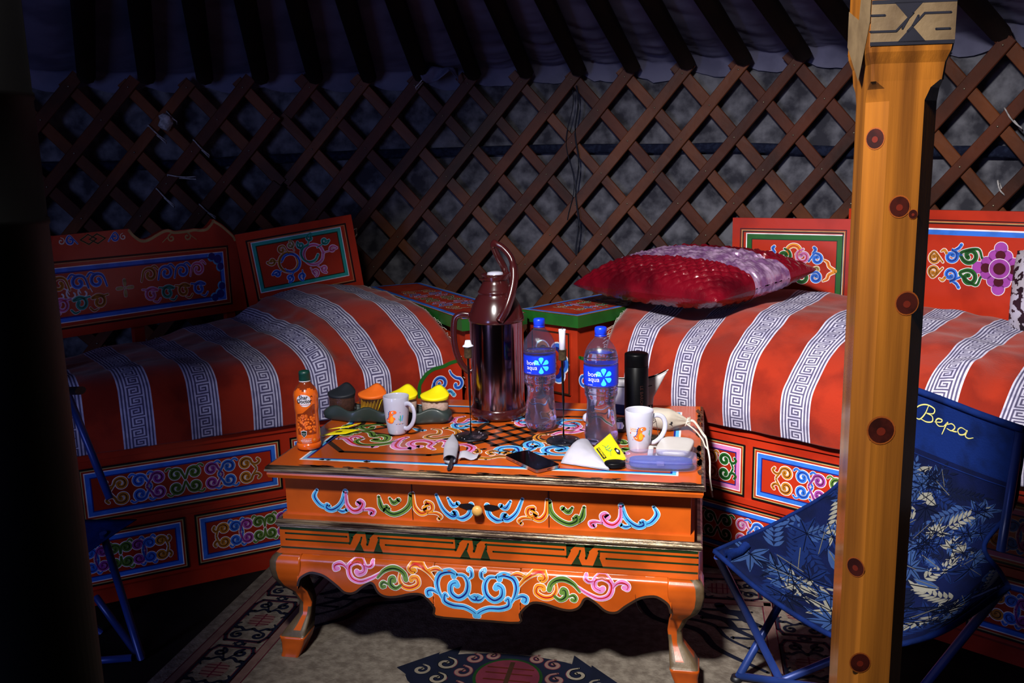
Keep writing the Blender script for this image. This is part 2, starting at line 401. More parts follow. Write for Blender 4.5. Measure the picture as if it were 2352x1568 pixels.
# straps round the felt
def band_(name,label,cat,zs,r,h,m='strap'):
    mb=MB(); rows=[]
    A=[a for a in range(-60,61,2)]
    for dz,dr in ((-h/2,0),(-h*.3,-.006),(0,-.008),(h*.3,-.006),(h/2,0),(h/2,.003),(-h/2,.003)): rows.append([cyl(a,interp(zs,a)+dz,r+dr) for a in A])
    mb.grid(rows,m,True,cu=True); o=mb.build(name); tag(o,label,cat)
band_('wall_strap','dark blue woven strap running round the felt behind the lattice','strap',[(-60,1.295),(-40,1.30),(-30,1.297),(-24,1.313),(-14,1.325),(0,1.33),(15,1.315),(30,1.275),(45,1.255),(60,1.25)],3.03,.042)
mb=MB(); pts=[cyl(4.2+.15*sin(i*.7),1.60-.03*i,2.975-(.0 if i<18 else .01)) for i in range(26)]
mb.tube(pts,.004,'darkcord',6); pts=[cyl(3.6+.35*sin(i*.5+1),1.58-.03*i,2.972) for i in range(20)]; mb.tube(pts,.0022,'darkcord',5)
o=mb.build('hanging_cord'); tag(o,'thin dark cord hanging down the lattice above the table','cord')
# lashings: measured on the wall
def lash(pa,pb,label,loop=0.012,m='cord',group='cord ties on the lattice'):
    (a,z),(b,y)=pa,pb; pts=[]
    for i in range(9):
        t=i/8; p=cyl(a+(b-a)*t,z+(y-z)*t-.006*sin(PI*t),2.948-.008*sin(PI*t)); pts.append(p)
    back=[cyl(b-(b-a)*i/4,y-(y-z)*i/4-.012,2.968) for i in range(5)]
    mb=MB(); mb.tube(pts+back,.0028,m,6,closed=True); o=mb.build('cord_tie'); tag(o,label,'cord',group)
for a,b,l in (((-32.63,1.469),(-31.34,1.403),'pale cord tie crossing the lattice just below the plastic wad'),((-29.12,1.405),(-27.95,1.338),'pale cord tie right of the one below the plastic wad, upper left'),((-31.46,1.255),(-29.18,1.244),'level pale cord tie just below the dark strap'),((-32.46,1.198),(-31.16,1.123),'slanting pale cord tie above the left backboard crest, left one'),((-29.09,1.123),(-27.85,1.065),'slanting pale cord tie close above the tip of the carved crest'),((-31.05,1.527),(-30.33,1.484),'short pale cord tie sticking out of the plastic wad'),((37.37,1.415),(38.48,1.347),'pale cord tie at the right frame edge above the strap'),((37.29,1.167),(37.72,1.121),'short pale cord tie at the right frame edge below the strap'),((-9.84,1.617),(-8.9,1.672),'thin pale thread hanging under the loose lining corner')): lash(a,b,l)
mb=MB(); rnd=random.Random(4); c=cyl(-31.2,1.478,2.945)
mb.lathe([(.004,-.034),(.02,-.026),(.03,-.005),(.024,.012),(.03,.024),(.012,.036),(.002,.038)],'cord',14,M=Matrix.Translation(c)); 
mb.v=[tuple(V(p)+V((noise.noise(V(p)*60),noise.noise(V(p)*60+V((5,0,0))),noise.noise(V(p)*60+V((0,7,0)))))*.012) for p in mb.v]
o=mb.build('plastic_wad'); tag(o,'crumpled clear plastic wad tied to the lattice at upper left','plastic')
# rug ------------------------------------------------------------------
mat('rug','#6e665c',.95,spec=.05,col2='#544c44',ns=45,nlo=.35,nhi=.65,bump=.7,bs=160,detail=6)
mb=MB(); X0,X1,Y0,Y1=-1.335,.435,.9,2.72; hz=.008
mb.box(((X0+X1)/2,(Y0+Y1)/2,hz/2),(X1-X0,Y1-Y0,hz),'rug')
cv=Canvas(mb,lambda u,v,h:V((u,v,hz+h)),.0004)
XM=(X0+X1)/2; YM=1.95
def band_lines(a0,w,col):
    cv.rect(X0+a0,Y0+a0,X0+a0+w,Y1-a0,col); cv.rect(X1-a0-w,Y0+a0,X1-a0,Y1-a0,col); cv.rect(X0+a0,Y1-a0-w,X1-a0,Y1-a0,col)
for a0,w,c in ((.040,.004,'rugred'),(.046,.02,'rugpink'),(.068,.004,'rugred'),(.205,.004,'rugred'),(.211,.02,'rugpink'),(.233,.004,'rugred')): band_lines(a0,w,c)
def rugmed(cx,cy,rot):
    f=(lambda x,y:(cx+x,cy+y)) if not rot else (lambda x,y:(cx+y,cy+x))
    T=lambda L:[f(*p) for p in L]
    oct_=[(-.05,-.115),(.05,-.115),(.062,-.09),(.062,.09),(.05,.115),(-.05,.115),(-.062,.09),(-.062,-.09),(-.05,-.115)]
    for p,q in zip(oct_,oct_[1:]): cv.stroke(T([p,q]),.007,'rugnavy',dark=None,outline='rugred',e=.003,taper=False)
    for sx in (-1,1):
        for sy in (-1,1):
            cv.stroke(T(curl(sx*.03,sy*.085,.019,90,1.1,sx*sy,[(sx*.005,sy*.055)])),.010,'rugnavy',dark=None,outline=None)
            cv.stroke(T([(sx*.055,sy*.05),(sx*.04,sy*.045),(sx*.02,sy*.06),(0,sy*.05)]),.010,'rugnavy',dark=None,outline='rugcream')
            cv.stroke(T([(sx*.05,sy*.02),(sx*.06,sy*.035),(sx*.045,sy*.05)]),.009,'rugnavy',dark=None,outline='rugcream')
    cv.disc(*f(0,0),.036,'rugpink',.0006,20); 
    for q in (-.022,-.009,.009,.022): cv.stroke(T([(-.03,q),(.03,q)]),.004,'rugred',dark=None,outline=None,taper=False)
    cv.stroke(T([(0,-.034),(0,.034)]),.005,'rugred',dark=None,outline=None,taper=False)
    cv.stroke(T([(-.016,.135),(0,.12),(.016,.135)]),.008,'rugnavy',dark=None,outline=None); 
    cv.stroke(T([(-.016,-.135),(0,-.12),(.016,-.135)]),.008,'rugnavy',dark=None,outline=None)
for i in range(7): rugmed(X0+.139,Y0+.3+i*.262-.06,0); rugmed(X1-.139,Y0+.3+i*.262-.06,0)
for i in range(5): rugmed(X0+.42+i*.262-.05,Y1-.139,1)
# stepped corner fields and the middle medallion
for sx in (-1,1):
    for sy in (-1,1):
        bx=XM+sx*((X1-X0)/2-.245); by=(Y0+Y1)/2+sy*((Y1-Y0)/2-.245)
        for q,(l,wd) in enumerate(((.34,.02),(.26,.012),(.19,.022),(.11,.03))):
            cv.stroke([(bx,by-sy*l),(bx-sx*l*.35,by-sy*l*.72),(bx-sx*l*.5,by-sy*l*.45),(bx-sx*l*.85,by-sy*l*.3),(bx-sx*l,by)],wd,'rugnavy',dark=None,outline=None)
        for q in range(5): cv.stroke([(bx-sx*.02,by-sy*(.03+.05*q)),(bx-sx*(.2-.04*q),by-sy*(.03+.05*q))],.012,'rugnavy',dark=None,outline='rugcream')
MX,MY=-.445,2.0
cv.disc(MX,MY,.26,'rugnavy',.0003,36,ry=.12)
for sx in (-1,1):
    cv.poly([(MX+sx*.15,MY-.13),(MX+sx*.28,MY+.01),(MX+sx*.15,MY+.14)],'rugnavy',.0004)
    cv.poly([(MX+sx*.20,MY-.06),(MX+sx*.29,MY+.012),(MX+sx*.20,MY+.10)],'rugnavy',.0005)
    for dx,dy,r in ((.12,.02,.028),(.12,-.05,.026),(.105,.085,.024),(.17,.05,.030),(.175,-.02,.026),(.225,.012,.024),(.06,.105,.02),(.03,-.105,.022),(.085,-.09,.022)):
        cv.stroke(curl(MX+sx*dx,MY+dy,r,90,1.1,sx),.009,'rugpink' if dx<.13 else 'rugcream',dark=None,outline='rugred')
cv.disc(MX,MY+.01,.088,'darkgreen',.0010,30); cv.disc(MX,MY+.01,.080,'rugred',.0016,30)
for q in (-.04,-.015,.015,.04): cv.rect(MX-.06,MY+.008+q,MX+.06,MY+.013+q,'line',.0020)
cv.rect(MX-.006,MY-.06,MX+.006,MY+.08,'darkbrown',.0021)
o=mb.build('rug'); tag(o,'worn cream rug with navy medallions and a red lined border under the table','rug')
# ================================================================ BEDS
def bedfn(A,phi):
    u=V((cos(phi),sin(phi),0)); n=V((-u.y,u.x,0)); A=V(A)
    return (lambda s,o,z:A+u*s+n*o+V((0,0,z))),u,n
LB,LU,LN=bedfn((-1.742,2.221,0),R(38.07))
RB,RU,RN=bedfn((.1435,2.712,0),R(-32.4))
def panel(cv,u0,v0,u1,v1,col,w=.012,inner='navy'):
    frame(cv,u0-.014,v0-.014,u1+.014,v1+.014,[(0,.006,'black'),(.006,.003,'gold')])
    frame(cv,u0,v0,u1,v1,[(0,.003,'white'),(.003,w,col),(.003+w,.0035,inner)])
BB='paint_bed'
def bed(label,B,U,s0,s1,panels,depth=.62):
    root=thing('painted_bed',label,'bed',B((s0+s1)/2,.3,0))
    mb=MB(); 
    def bx(a,b,o0,o1,z0,z1,m=BB):
        vs=[B(s,o,z) for s in (a,b) for o in (o0,o1) for z in (z0,z1)]
        mb.add(vs,[[0,1,3,2],[4,6,7,5],[0,4,5,1],[2,3,7,6],[0,2,6,4],[1,5,7,3]],m)
    bx(s0,s1,0,depth,.03,.47); bx(s0,s1,-.008,.02,.445,.478); bx(s0,s1,-.006,.0,.232,.248)
    bx(s0,s1,-.012,.0,.0,.045)
    mb.build('bed_box',root)
    u=U; n=V((u.y,-u.x,0)); A=B(0,0,0)
    for (a,z0,b,z1,col,pal,wd) in panels:
        pm=MB(); fn=lambda x,y,h:A+u*x+V((0,0,y))+n*h
        slab(pm,fn,a-.012,z0-.012,b+.012,z1+.012,.0005,.004,BB)
        cv=Canvas(pm,lambda x,y,h:fn(x,y,h+.004),.0004); panel(cv,a,z0,b,z1,col)
        cx=(a+b)/2; cloud(cv,cx,(z0+z1)/2,min((b-a)*.74,.42),(z1-z0)*.62,pal,w=.0115)
        pm.build('drawer_panel',root)
    return root
PG=['green','purple','blue','brown']
lbed=bed('long red bed with blue framed scroll panels against the left wall',LB,LU,-.6,1.18,
 [(0,.272,.556,.408,'blue',PG,1),(.615,.272,1.12,.408,'blue',PG,1),(-.56,.272,-.06,.408,'blue',PG,1),
  (-.10,.071,.252,.209,'blue',['green','purple','blue','brown'],1),(.307,.071,.70,.209,'blue',PG,1),(.755,.071,1.12,.209,'blue',PG,1),(-.50,.071,-.155,.209,'blue',PG,1)],depth=.5)
rbed=bed('long orange red bed under the window side, right of the table',RB,RU,-.6,1.05,
 [(.053,.268,.60,.405,'blue',['green','purple','blue','brown'],1),(-.25,.268,0,.405,'pink',['brown','dgreen'],1),(-.56,.268,-.305,.405,'pink',['brown','dgreen'],1),(.66,.268,1.0,.405,'pink',PG,1),
  (-.30,.071,.15,.209,'blue',['dgreen','pink','blue'],1),(.205,.071,.62,.209,'blue',['dgreen','pink','blue'],1),(.675,.071,1.0,.209,'blue',PG,1)],depth=.62)
rbed['label']='long orange red bed with pink and blue framed panels, right of the table'
# low end boards with green curved edge
def endboard(root,B,U,s0,s1,mirror):
    # s0 = low rounded side, s1 = side against the chest
    mb=MB(); u=U; n=V((u.y,-u.x,0)); A=B(0,-.055,0); L=abs(s1-s0); sg=1 if s1>s0 else -1
    prof=[(0,.44),(0,.535),(.008,.56),(.03,.585),(.055,.598),(.09,.603),(L*.75,.612),(L,.618),(L,.44)]
    fn=lambda a,b,h:A+u*(s0+sg*a)+V((0,0,b))+n*h
    cv=Canvas(mb,fn); cv.poly(prof,BB,.0); cv.poly(prof,BB,-.018)
    P=prof; 
    for a,b in zip(P,P[1:]+P[:1]): mb.add([fn(*a,0),fn(*b,0),fn(*b,-.018),fn(*a,-.018)],[[0,1,2,3]],'dgreen')
    cv.stroke([(a,b) for a,b in prof[:8]],.012,'dgreen',dark=None,outline=None,taper=False)
    cv.stroke(curl(L*.5,.545,.026,200,1.1,-1,[(L*.3,.535),(L*.34,.55)]),.011,'blue')
    cv.stroke(curl(L*.88,.535,.024,100,.8,-1,[(L*.72,.585),(L*.76,.572)]),.011,'blue')
    cv.stroke([(L*.22,.50),(L*.33,.518),(L*.5,.512)],.014,'dgreen',dark=None); cv.stroke([(L*.55,.50),(L*.7,.515),(L*.8,.50)],.012,'cyan')
    mb.build('end_board',root)
endboard(lbed,LB,LU,1.03,1.185,0); endboard(rbed,RB,RU,-.42,-.585,1)
# backboards ------------------------------------------------------------
def board_mesh(fn,poly_,th=.022,m=BB):
    mb=MB(); cv=Canvas(mb,fn); cv.poly(poly_,m,0); cv.poly(poly_,m,-th)
    for a,b in zip(poly_,poly_[1:]+poly_[:1]): mb.add([fn(*a,0),fn(*b,0),fn(*b,-th),fn(*a,-th)],[[0,1,2,3]],m)
    return mb,cv
def flower(cv,cx,cy,r,col='purple',inner='rugred'):
    for a in range(4):
        an=a*PI/2; 
        for k,(d,q) in enumerate(((.62,.34),)):
            for off in (-.42,0,.42):
                x=cx+r*(d if off else .92)*cos(an+off); y=cy+r*(d if off else .92)*sin(an+off); cv.disc(x,y,r*q*(1 if off==0 else .95)*.82+.002,'white',cv.h,14)
        for off in (-.42,0,.42):
            x=cx+r*(.62 if off else .92)*cos(an+off); y=cy+r*(.62 if off else .92)*sin(an+off); cv.disc(x,y,r*.28*(1 if off==0 else .95),col,cv.h+.0003,14)
        cv.disc(cx+r*.6*cos(an),cy+r*.6*sin(an),r*.22,inner,cv.h+.0005,12)
    cv.disc(cx,cy,r*.44+.002,'white',cv.h+.0008,24); cv.disc(cx,cy,r*.44,col,cv.h+.0011,24); cv.disc(cx,cy,r*.27,inner,cv.h+.0014,20)
# left long board with carved crest
S=1.0909; sc=lambda p:(p[0]*S,1.26-(1.26-p[1])*S)
fn=plane_fn((-1.798,3.324,0),R(62))
top=[sc(p) for p in [(.0036,1.0262),(-.0043,1.0394),(-.0458,1.0766),(-.0792,1.0972),(-.0880,1.0880),(-.0973,1.0790),(-.112,1.069),(-.1342,1.067),(-.16,1.070),(-.1849,1.0674),(-.2346,1.0664),(-.255,1.0740),(-.274,1.0730),(-.300,1.0630),(-.3234,1.052),(-.345,1.0464),(-.3634,1.0500),(-.385,1.068),(-.3972,1.0848),(-.6425,1.0790),(-.650,1.055),(-.668,1.042),(-.70,1.040),(-.75,1.05),(-.80,1.07)]]
pl=[sc((.0308,.7578))]+top+[sc((-.80,.7578))]
mb,cv=board_mesh(fn,pl)
g0,g1=sc((-.685,.805)),sc((-.052,.980))
frame(cv,g0[0]-.022,g0[1]-.022,g1[0]+.024,g1[1]+.022,[(0,.006,'black'),(.008,.002,'gold')])
frame(cv,g0[0],g0[1],g1[0],g1[1],[(0,.004,'white'),(.003,.014,'blue'),(.016,.005,'navy')])
for sy in (0,1):
    for k,(dx,dy,r) in enumerate(((.03,.03,.020),(.055,.018,.017),(.02,.06,.017))):
        x=g1[0]-dx; y=g1[1]-dy if sy else g0[1]+dy
        cv.disc(x,y,r,'cyan',cv.h+.0002,14); cv.disc(x+.003,y+(.003 if sy else -.003),r*.86,'navy',cv.h+.0005,14)
cy=(g0[1]+g1[1])/2
cols=['blue','pink','teal','brown','blue']; 
for i in range(-5,5):
    for sy in (1,-1):
        x=-.47+(i+.5)*.066; y=cy+sy*.037+(0 if sy>0 else 0)
        if abs(i+.5)<1 : continue
        c=cols[(i+(2 if sy>0 else 0))%5]; sx=1 if i>=0 else -1
        cv.stroke(curl(x,y,.027,90+sx*60*sy,1.05,-sx*sy,[(x-sx*.034,y-sy*.022)],.3),.0125,c,e=.0014)
        cv.stroke([(x+sx*.005,y+sy*.025),(x+sx*.022,y+sy*.030),(x+sx*.034,y+sy*.018)],.007,c,e=.0014)
for a in range(4): cv.stroke([(-.47+.006*cos(a*PI/2),cy+.006*sin(a*PI/2)),(-.47+.028*cos(a*PI/2),cy+.028*sin(a*PI/2))],.012,'gold',dark=None,e=.001)
for x in (-.62,-.66,-.70): cv.stroke(curl(x,cy,.03,0,1.1,1),.006,'softwhite',dark=None,outline=None)
# crest paint
gc=[V(p) for p in top[3:19]]; 
cv.stroke([(p.x,p.y-.007) for p in gc],.010,'gold',dark=None,outline=None,taper=False)
cv.stroke([(top[0][0]-.004,top[0][1]-.01)]+[(p[0]-.005,p[1]-.007) for p in top[1:4]],.009,'gold',dark=None,outline=None,taper=False)
for x,sx in ((sc((-.232,1.045))[0],1),(sc((-.205,1.045))[0],-1)): cv.stroke(curl(x-sx*.018,sc((0,1.043))[1],.016,90,1.1,sx,[(x-sx*.055,sc((0,1.040))[1]-.01)]),.006,'gold',dark=None,outline=None)
zc=sc((0,1.060))[1]; xc=sc((-.52,0))[0]
for q in (-.016,.016):
    d=[(xc+q-.028,zc),(xc+q,zc+.017),(xc+q+.028,zc),(xc+q,zc-.017)]
    for a,b in zip(d,d[1:]+d[:1]): cv.stroke([a,b],.004,'darkbrown',dark=None,outline='gold',e=.001,taper=False)
for sx in (-1,1):
    cv.stroke(curl(xc+sx*.078,zc,.016,90,1.1,-sx,[(xc+sx*.055,zc-.012)]),.007,'blue',e=.0012); cv.stroke(curl(xc+sx*.110,zc,.013,90,1.1,sx),.004,'skin',dark=None,outline=None)
root=thing('backboard','long red backboard with carved gold edged crest, blue framed, left bed','backboard',fn(-.35,.7,-.01))
mb.build('board_panel',root)
for a in (-.03,-.42,-.80): pm=MB(); slab(pm,fn,a-.02,.48,a+.02,.80,-.045,-.022,BB); pm.build('post',root)
# left short board, tilted
fn=plane_fn((-1.798,3.326,0),R(35),R(7.2),(0.0,1.015))
mb,cv=board_mesh(fn,[(0,.713),(.477,.713),(.477,1.015),(0,1.015)])
frame(cv,.036,.735,.448,.985,[(0,.006,'black'),(.008,.002,'gold')])
frame(cv,.054,.766,.424,.975-.002,[(0,.004,'white'),(.003,.014,'teal'),(.016,.004,'darkgreen')])
cx,cy=.243,.868
cv.stroke(curl(cx-.055,cy,.040,20,1.0,1,None,.95),.011,'brown',e=.0015,taper=False); cv.stroke(curl(cx-.048,cy-.004,.038,160,.8,-1,None,.95),.010,'blue',e=.0015,taper=False)
cv.stroke(curl(cx+.050,cy+.012,.042,0,1.0,1,None,.95),.011,'pink',e=.0015,taper=False); cv.stroke(curl(cx+.035,cy+.02,.036,90,.7,1,None,.95),.010,'teal',e=.0015,taper=False)
for x,y,a,d,c in ((-.07,.05,40,1,'brown'),(-.035,.062,90,-1,'gold'),(.005,.055,120,1,'teal'),(.045,.075,60,1,'teal'),(.10,.055,0,-1,'teal'),(.125,.018,0,1,'pink'),(-.115,.015,180,1,'brown'),(-.105,-.035,180,-1,'blue'),(-.06,-.058,250,1,'blue'),(-.01,-.06,270,-1,'blue'),(.04,-.055,270,1,'pink'),(.08,-.048,290,-1,'pink')):
    cv.stroke(curl(cx+x*1.05,cy+y*1.1,.017,a,1.0,d,[(cx+x*.7,cy+y*.7)]),.0095,c,e=.0013)
root=thing('backboard','short red backboard with teal frame tilted behind the left bed','backboard',fn(.24,.72,-.01)); mb.build('board_panel',root)
for a in (.05,.39): pm=MB(); slab(pm,fn,a,.40,a+.04,.80,-.045,-.022,BB); pm.build('post',root)
pm=MB(); p=fn(.477,.95,-.01); pm.tube([p,p+V((.012,.004,.006)),p+V((.014,.004,-.02)),p+V((.006,.0,-.03))],.0035,'nail',6); pm.build('hook',root)
# right short board
fn=plane_fn((.132,3.521,0),R(-22))
mb,cv=board_mesh(fn,[(0,.62),(.43,.62),(.43,1.0478),(0,1.0478)])
frame(cv,.030,.70,.415,1.010,[(0,.003,'black'),(.006,.003,'gold'),(.010,.004,'black')])
frame(cv,.053,.72,.406,.993,[(0,.004,'white'),(.004,.018,'dgreen'),(.021,.003,'darkgreen')])
cx=.232
cv.stroke([(cx-.016,.918),(cx-.024,.935),(cx-.008,.950),(cx+.012,.948),(cx+.022,.932),(cx+.012,.918)],.015,'orange',e=.002)
for sx in (-1,1):
    cL='dgreen' if sx<0 else 'pink'
    cv.stroke(curl(cx+sx*.034,.912,.026,90 ,1.2,sx,None,.3),.014,cL,e=.002)
    cv.stroke(curl(cx+sx*.083,.905,.020,120 if sx>0 else 60,1.15,-sx,[(cx+sx*.055,.895)],.3),.012,'blue',e=.002)
    cv.stroke([(cx+sx*.068,.925),(cx+sx*.078,.938),(cx+sx*.072,.945)],.010,'blue',e=.002)
    cv.stroke([(cx+sx*.108,.902),(cx+sx*.122,.893),(cx+sx*.128,.878),(cx+sx*.150,.864)],.011,'orange',e=.002)
    cv.stroke([(cx+sx*.108,.826),(cx+sx*.122,.835),(cx+sx*.128,.850),(cx+sx*.150,.862)],.011,'orange',e=.002)
    cv.stroke(curl(cx+sx*.034,.838,.026,90,1.2,sx,None,.3),.014,'dgreen',e=.002)
    cv.stroke(curl(cx+sx*.080,.838,.020,90,1.15,-sx,[(cx+sx*.055,.850)],.3),.012,'blue',e=.002)
cv.stroke(curl(cx,.871,.011,0,1,1),.009,'orange',e=.0015); cv.stroke([(cx+.065,.868),(cx+.085,.874),(cx+.09,.866)],.010,'gold',e=.0015)
root=thing('backboard','short orange red backboard with green frame behind the shiny pillow','backboard',fn(.2,.62,-.01)); mb.build('board_panel',root)
for a in (.03,.35): pm=MB(); slab(pm,fn,a,.40,a+.04,.80,-.045,-.022,BB); pm.build('post',root)
# right long board
fn=plane_fn((.528,3.415,0),R(-38))
mb,cv=board_mesh(fn,[(0,.62),(.98,.62),(.98,1.085),(0,1.082)])
frame(cv,.035,.72,.945,1.052,[(0,.003,'black'),(.006,.003,'gold'),(.010,.004,'black')])
cv.rect(.07,1.003,.92,1.019,'blue',nu=14); cv.rect(.07,1.019,.92,1.024,'white',nu=14); cv.rect(.07,.72,.086,1.0,'blue'); cv.rect(.904,.72,.92,1.0,'blue')
fx,fy=.5196,.904; flower(cv,fx,fy,.070,'purple','rugred')
for sx in (-1,1):
    for sy in (-1,1):
        cv.stroke(curl(fx+sx*.093,fy+sy*.036,.028,20 if sx>0 else 160,1.2,sx*sy*-1 if False else (1 if sx*sy<0 else -1),[(fx+sx*.055,fy+sy*.03),(fx+sx*.07,fy+sy*.058)],.3),.014,'dgreen',e=.002)
        cv.stroke(curl(fx+sx*.152,fy+sy*.030,.022,90*sy,1.15,sx*sy,[(fx+sx*.12,fy+sy*.036)],.3),.013,'blue',e=.002)
        cv.stroke([(fx+sx*.143,fy+sy*.052),(fx+sx*.130,fy+sy*.058),(fx+sx*.122,fy+sy*.070)],.010,'blue',e=.002)
        cv.stroke(curl(fx+sx*.205,fy+sy*.022,.019,90*sy,1.15,-sx*sy,[(fx+sx*.178,fy+sy*.01)],.3),.012,'brown',e=.002)
        cv.stroke([(fx+sx*.186,fy+sy*.045),(fx+sx*.175,fy+sy*.05),(fx+sx*.168,fy+sy*.04)],.009,'brown',e=.002,dark=None)
root=thing('backboard','long orange red backboard with purple flower and blue line, right bed','backboard',fn(.5,.62,-.01)); mb.build('board_panel',root)
for a in (.05,.5,.93): pm=MB(); slab(pm,fn,a-.02,.40,a+.02,.80,-.045,-.022,BB); pm.build('post',root)
# chests ----------------------------------------------------------------
def chest(label,B,U,s0,s1,o0,o1,front):
    root=thing('painted_chest',label,'chest',B((s0+s1)/2,(o0+o1)/2,0))
    mb=MB(); vs=[B(s,o,z) for s in (s0+.02,s1-.02) for o in (o0+.02,o1-.02) for z in (0,.715)]
    F6=[[0,1,3,2],[4,6,7,5],[0,4,5,1],[2,3,7,6],[0,2,6,4],[1,5,7,3]]
    mb.add(vs,F6,'paint_chest'); u=U; n=V((u.y,-u.x,0)); A=B(0,o0+.02,0)
    mb.build('chest_body',root)
    mb=MB(); vs=[B(s,o,z) for s in (s0,s1) for o in (o0,o1) for z in (.715,.755)]; mb.add(vs,F6,'dgreen')
    cv=Canvas(mb,lambda a,b,h:B(a,b,.755+h))
    cv.rect(s0+.004,o0+.004,s1-.004,o1-.004,'paint_chest',.0004)
    frame(Canvas(mb,lambda a,b,h:B(a,b,.7556+h)),s0+.008,o0+.008,s1-.008,o1-.008,[(0,.003,'white'),(.002,.018,'blue'),(.020,.002,'navy')])
    c2=Canvas(mb,lambda a,b,h:B(a,b,.756+h)); cs=(s0+s1)/2; co=(o0+o1)/2
    c3=Canvas(mb,lambda a,b,h:B(cs+b,co+a,.756+h)); cloud(c3,-.02,0,(o1-o0)*.5,(s1-s0)*.62,['green','pink','blue','brown'],w=.008)
    mb.build('chest_lid',root,)
    mb=MB(); fn=lambda a,b,h:A+u*a+V((0,0,b))+n*h
    w=s1-s0; d0,d1=s0+.05,s1-.05
    slab(mb,fn,d0,.47,d1,.69,.0,.008,'paint_chest'); cv=Canvas(mb,lambda a,b,h:fn(a,b,h+.008)); frame(cv,d0,.47,d1,.69,[(0,.006,'darkbrown')])
    cx,cz=(d0+d1)/2,.58
    for k,(x,y,r) in enumerate(((.035,.04,.035),(.048,0,.04),(.035,-.04,.035),(-.035,.04,.035),(-.048,0,.04),(-.035,-.04,.035))): cv.disc(cx+x,cz+y,r,'white',.0003,20)
    for k,(x,y,r) in enumerate(((.035,.04,.035),(.048,0,.04),(.035,-.04,.035),(-.035,.04,.035),(-.048,0,.04),(-.035,-.04,.035))): cv.disc(cx+x,cz+y,r-.005,'blue' if x>0 else 'brown',.0006,20)
    for k,(x,y,r) in enumerate(((.035,.04,.035),(.048,0,.04),(.035,-.04,.035),(-.035,.04,.035),(-.048,0,.04),(-.035,-.04,.035))): cv.disc(cx+x*.9,cz+y*.9,r-.014,'navy' if x>0 else 'line',.0009,20)
    for k,(x,y,r) in enumerate(((.025,.03,.03),(.03,0,.035),(.025,-.03,.03),(-.025,.03,.03),(-.03,0,.035),(-.025,-.03,.03))): cv.disc(cx+x*.8,cz+y*.8,r-.008,'paint_chest',.0012,20)
    mb.build('upper_door',root)
    mb=MB(); slab(mb,fn,d0,.12,d1,.44,.0,.008,'paint_chest'); cv=Canvas(mb,lambda a,b,h:fn(a,b,h+.008)); frame(cv,d0,.12,d1,.44,[(0,.006,'darkbrown')])
    # painted dark little table with legs
    cv.rect(cx-.055,.36,cx+.055,.372,'black',.0006); cv.rect(cx-.045,.33,cx+.045,.36,'darkbrown',.0006); cv.disc(cx,.335,.035,'black',.0009,16)
    for q in (-.045,-.03,-.012,.012,.03,.045): cv.rect(cx+q-.003,.25,cx+q+.003,.335,'black',.0008)
    cv.rect(cx-.06,.385,cx-.01,.392,'white',.0007)
    mb.build('lower_door',root)
    return root
chest('narrow painted chest with green lid at the end of the left bed',LB,LU,1.192,1.44,-.055,.97,0)
chest('painted chest with green lid and blue cloud door beside the right bed',RB,RU,-.875,-.60,-.045,.50,1)
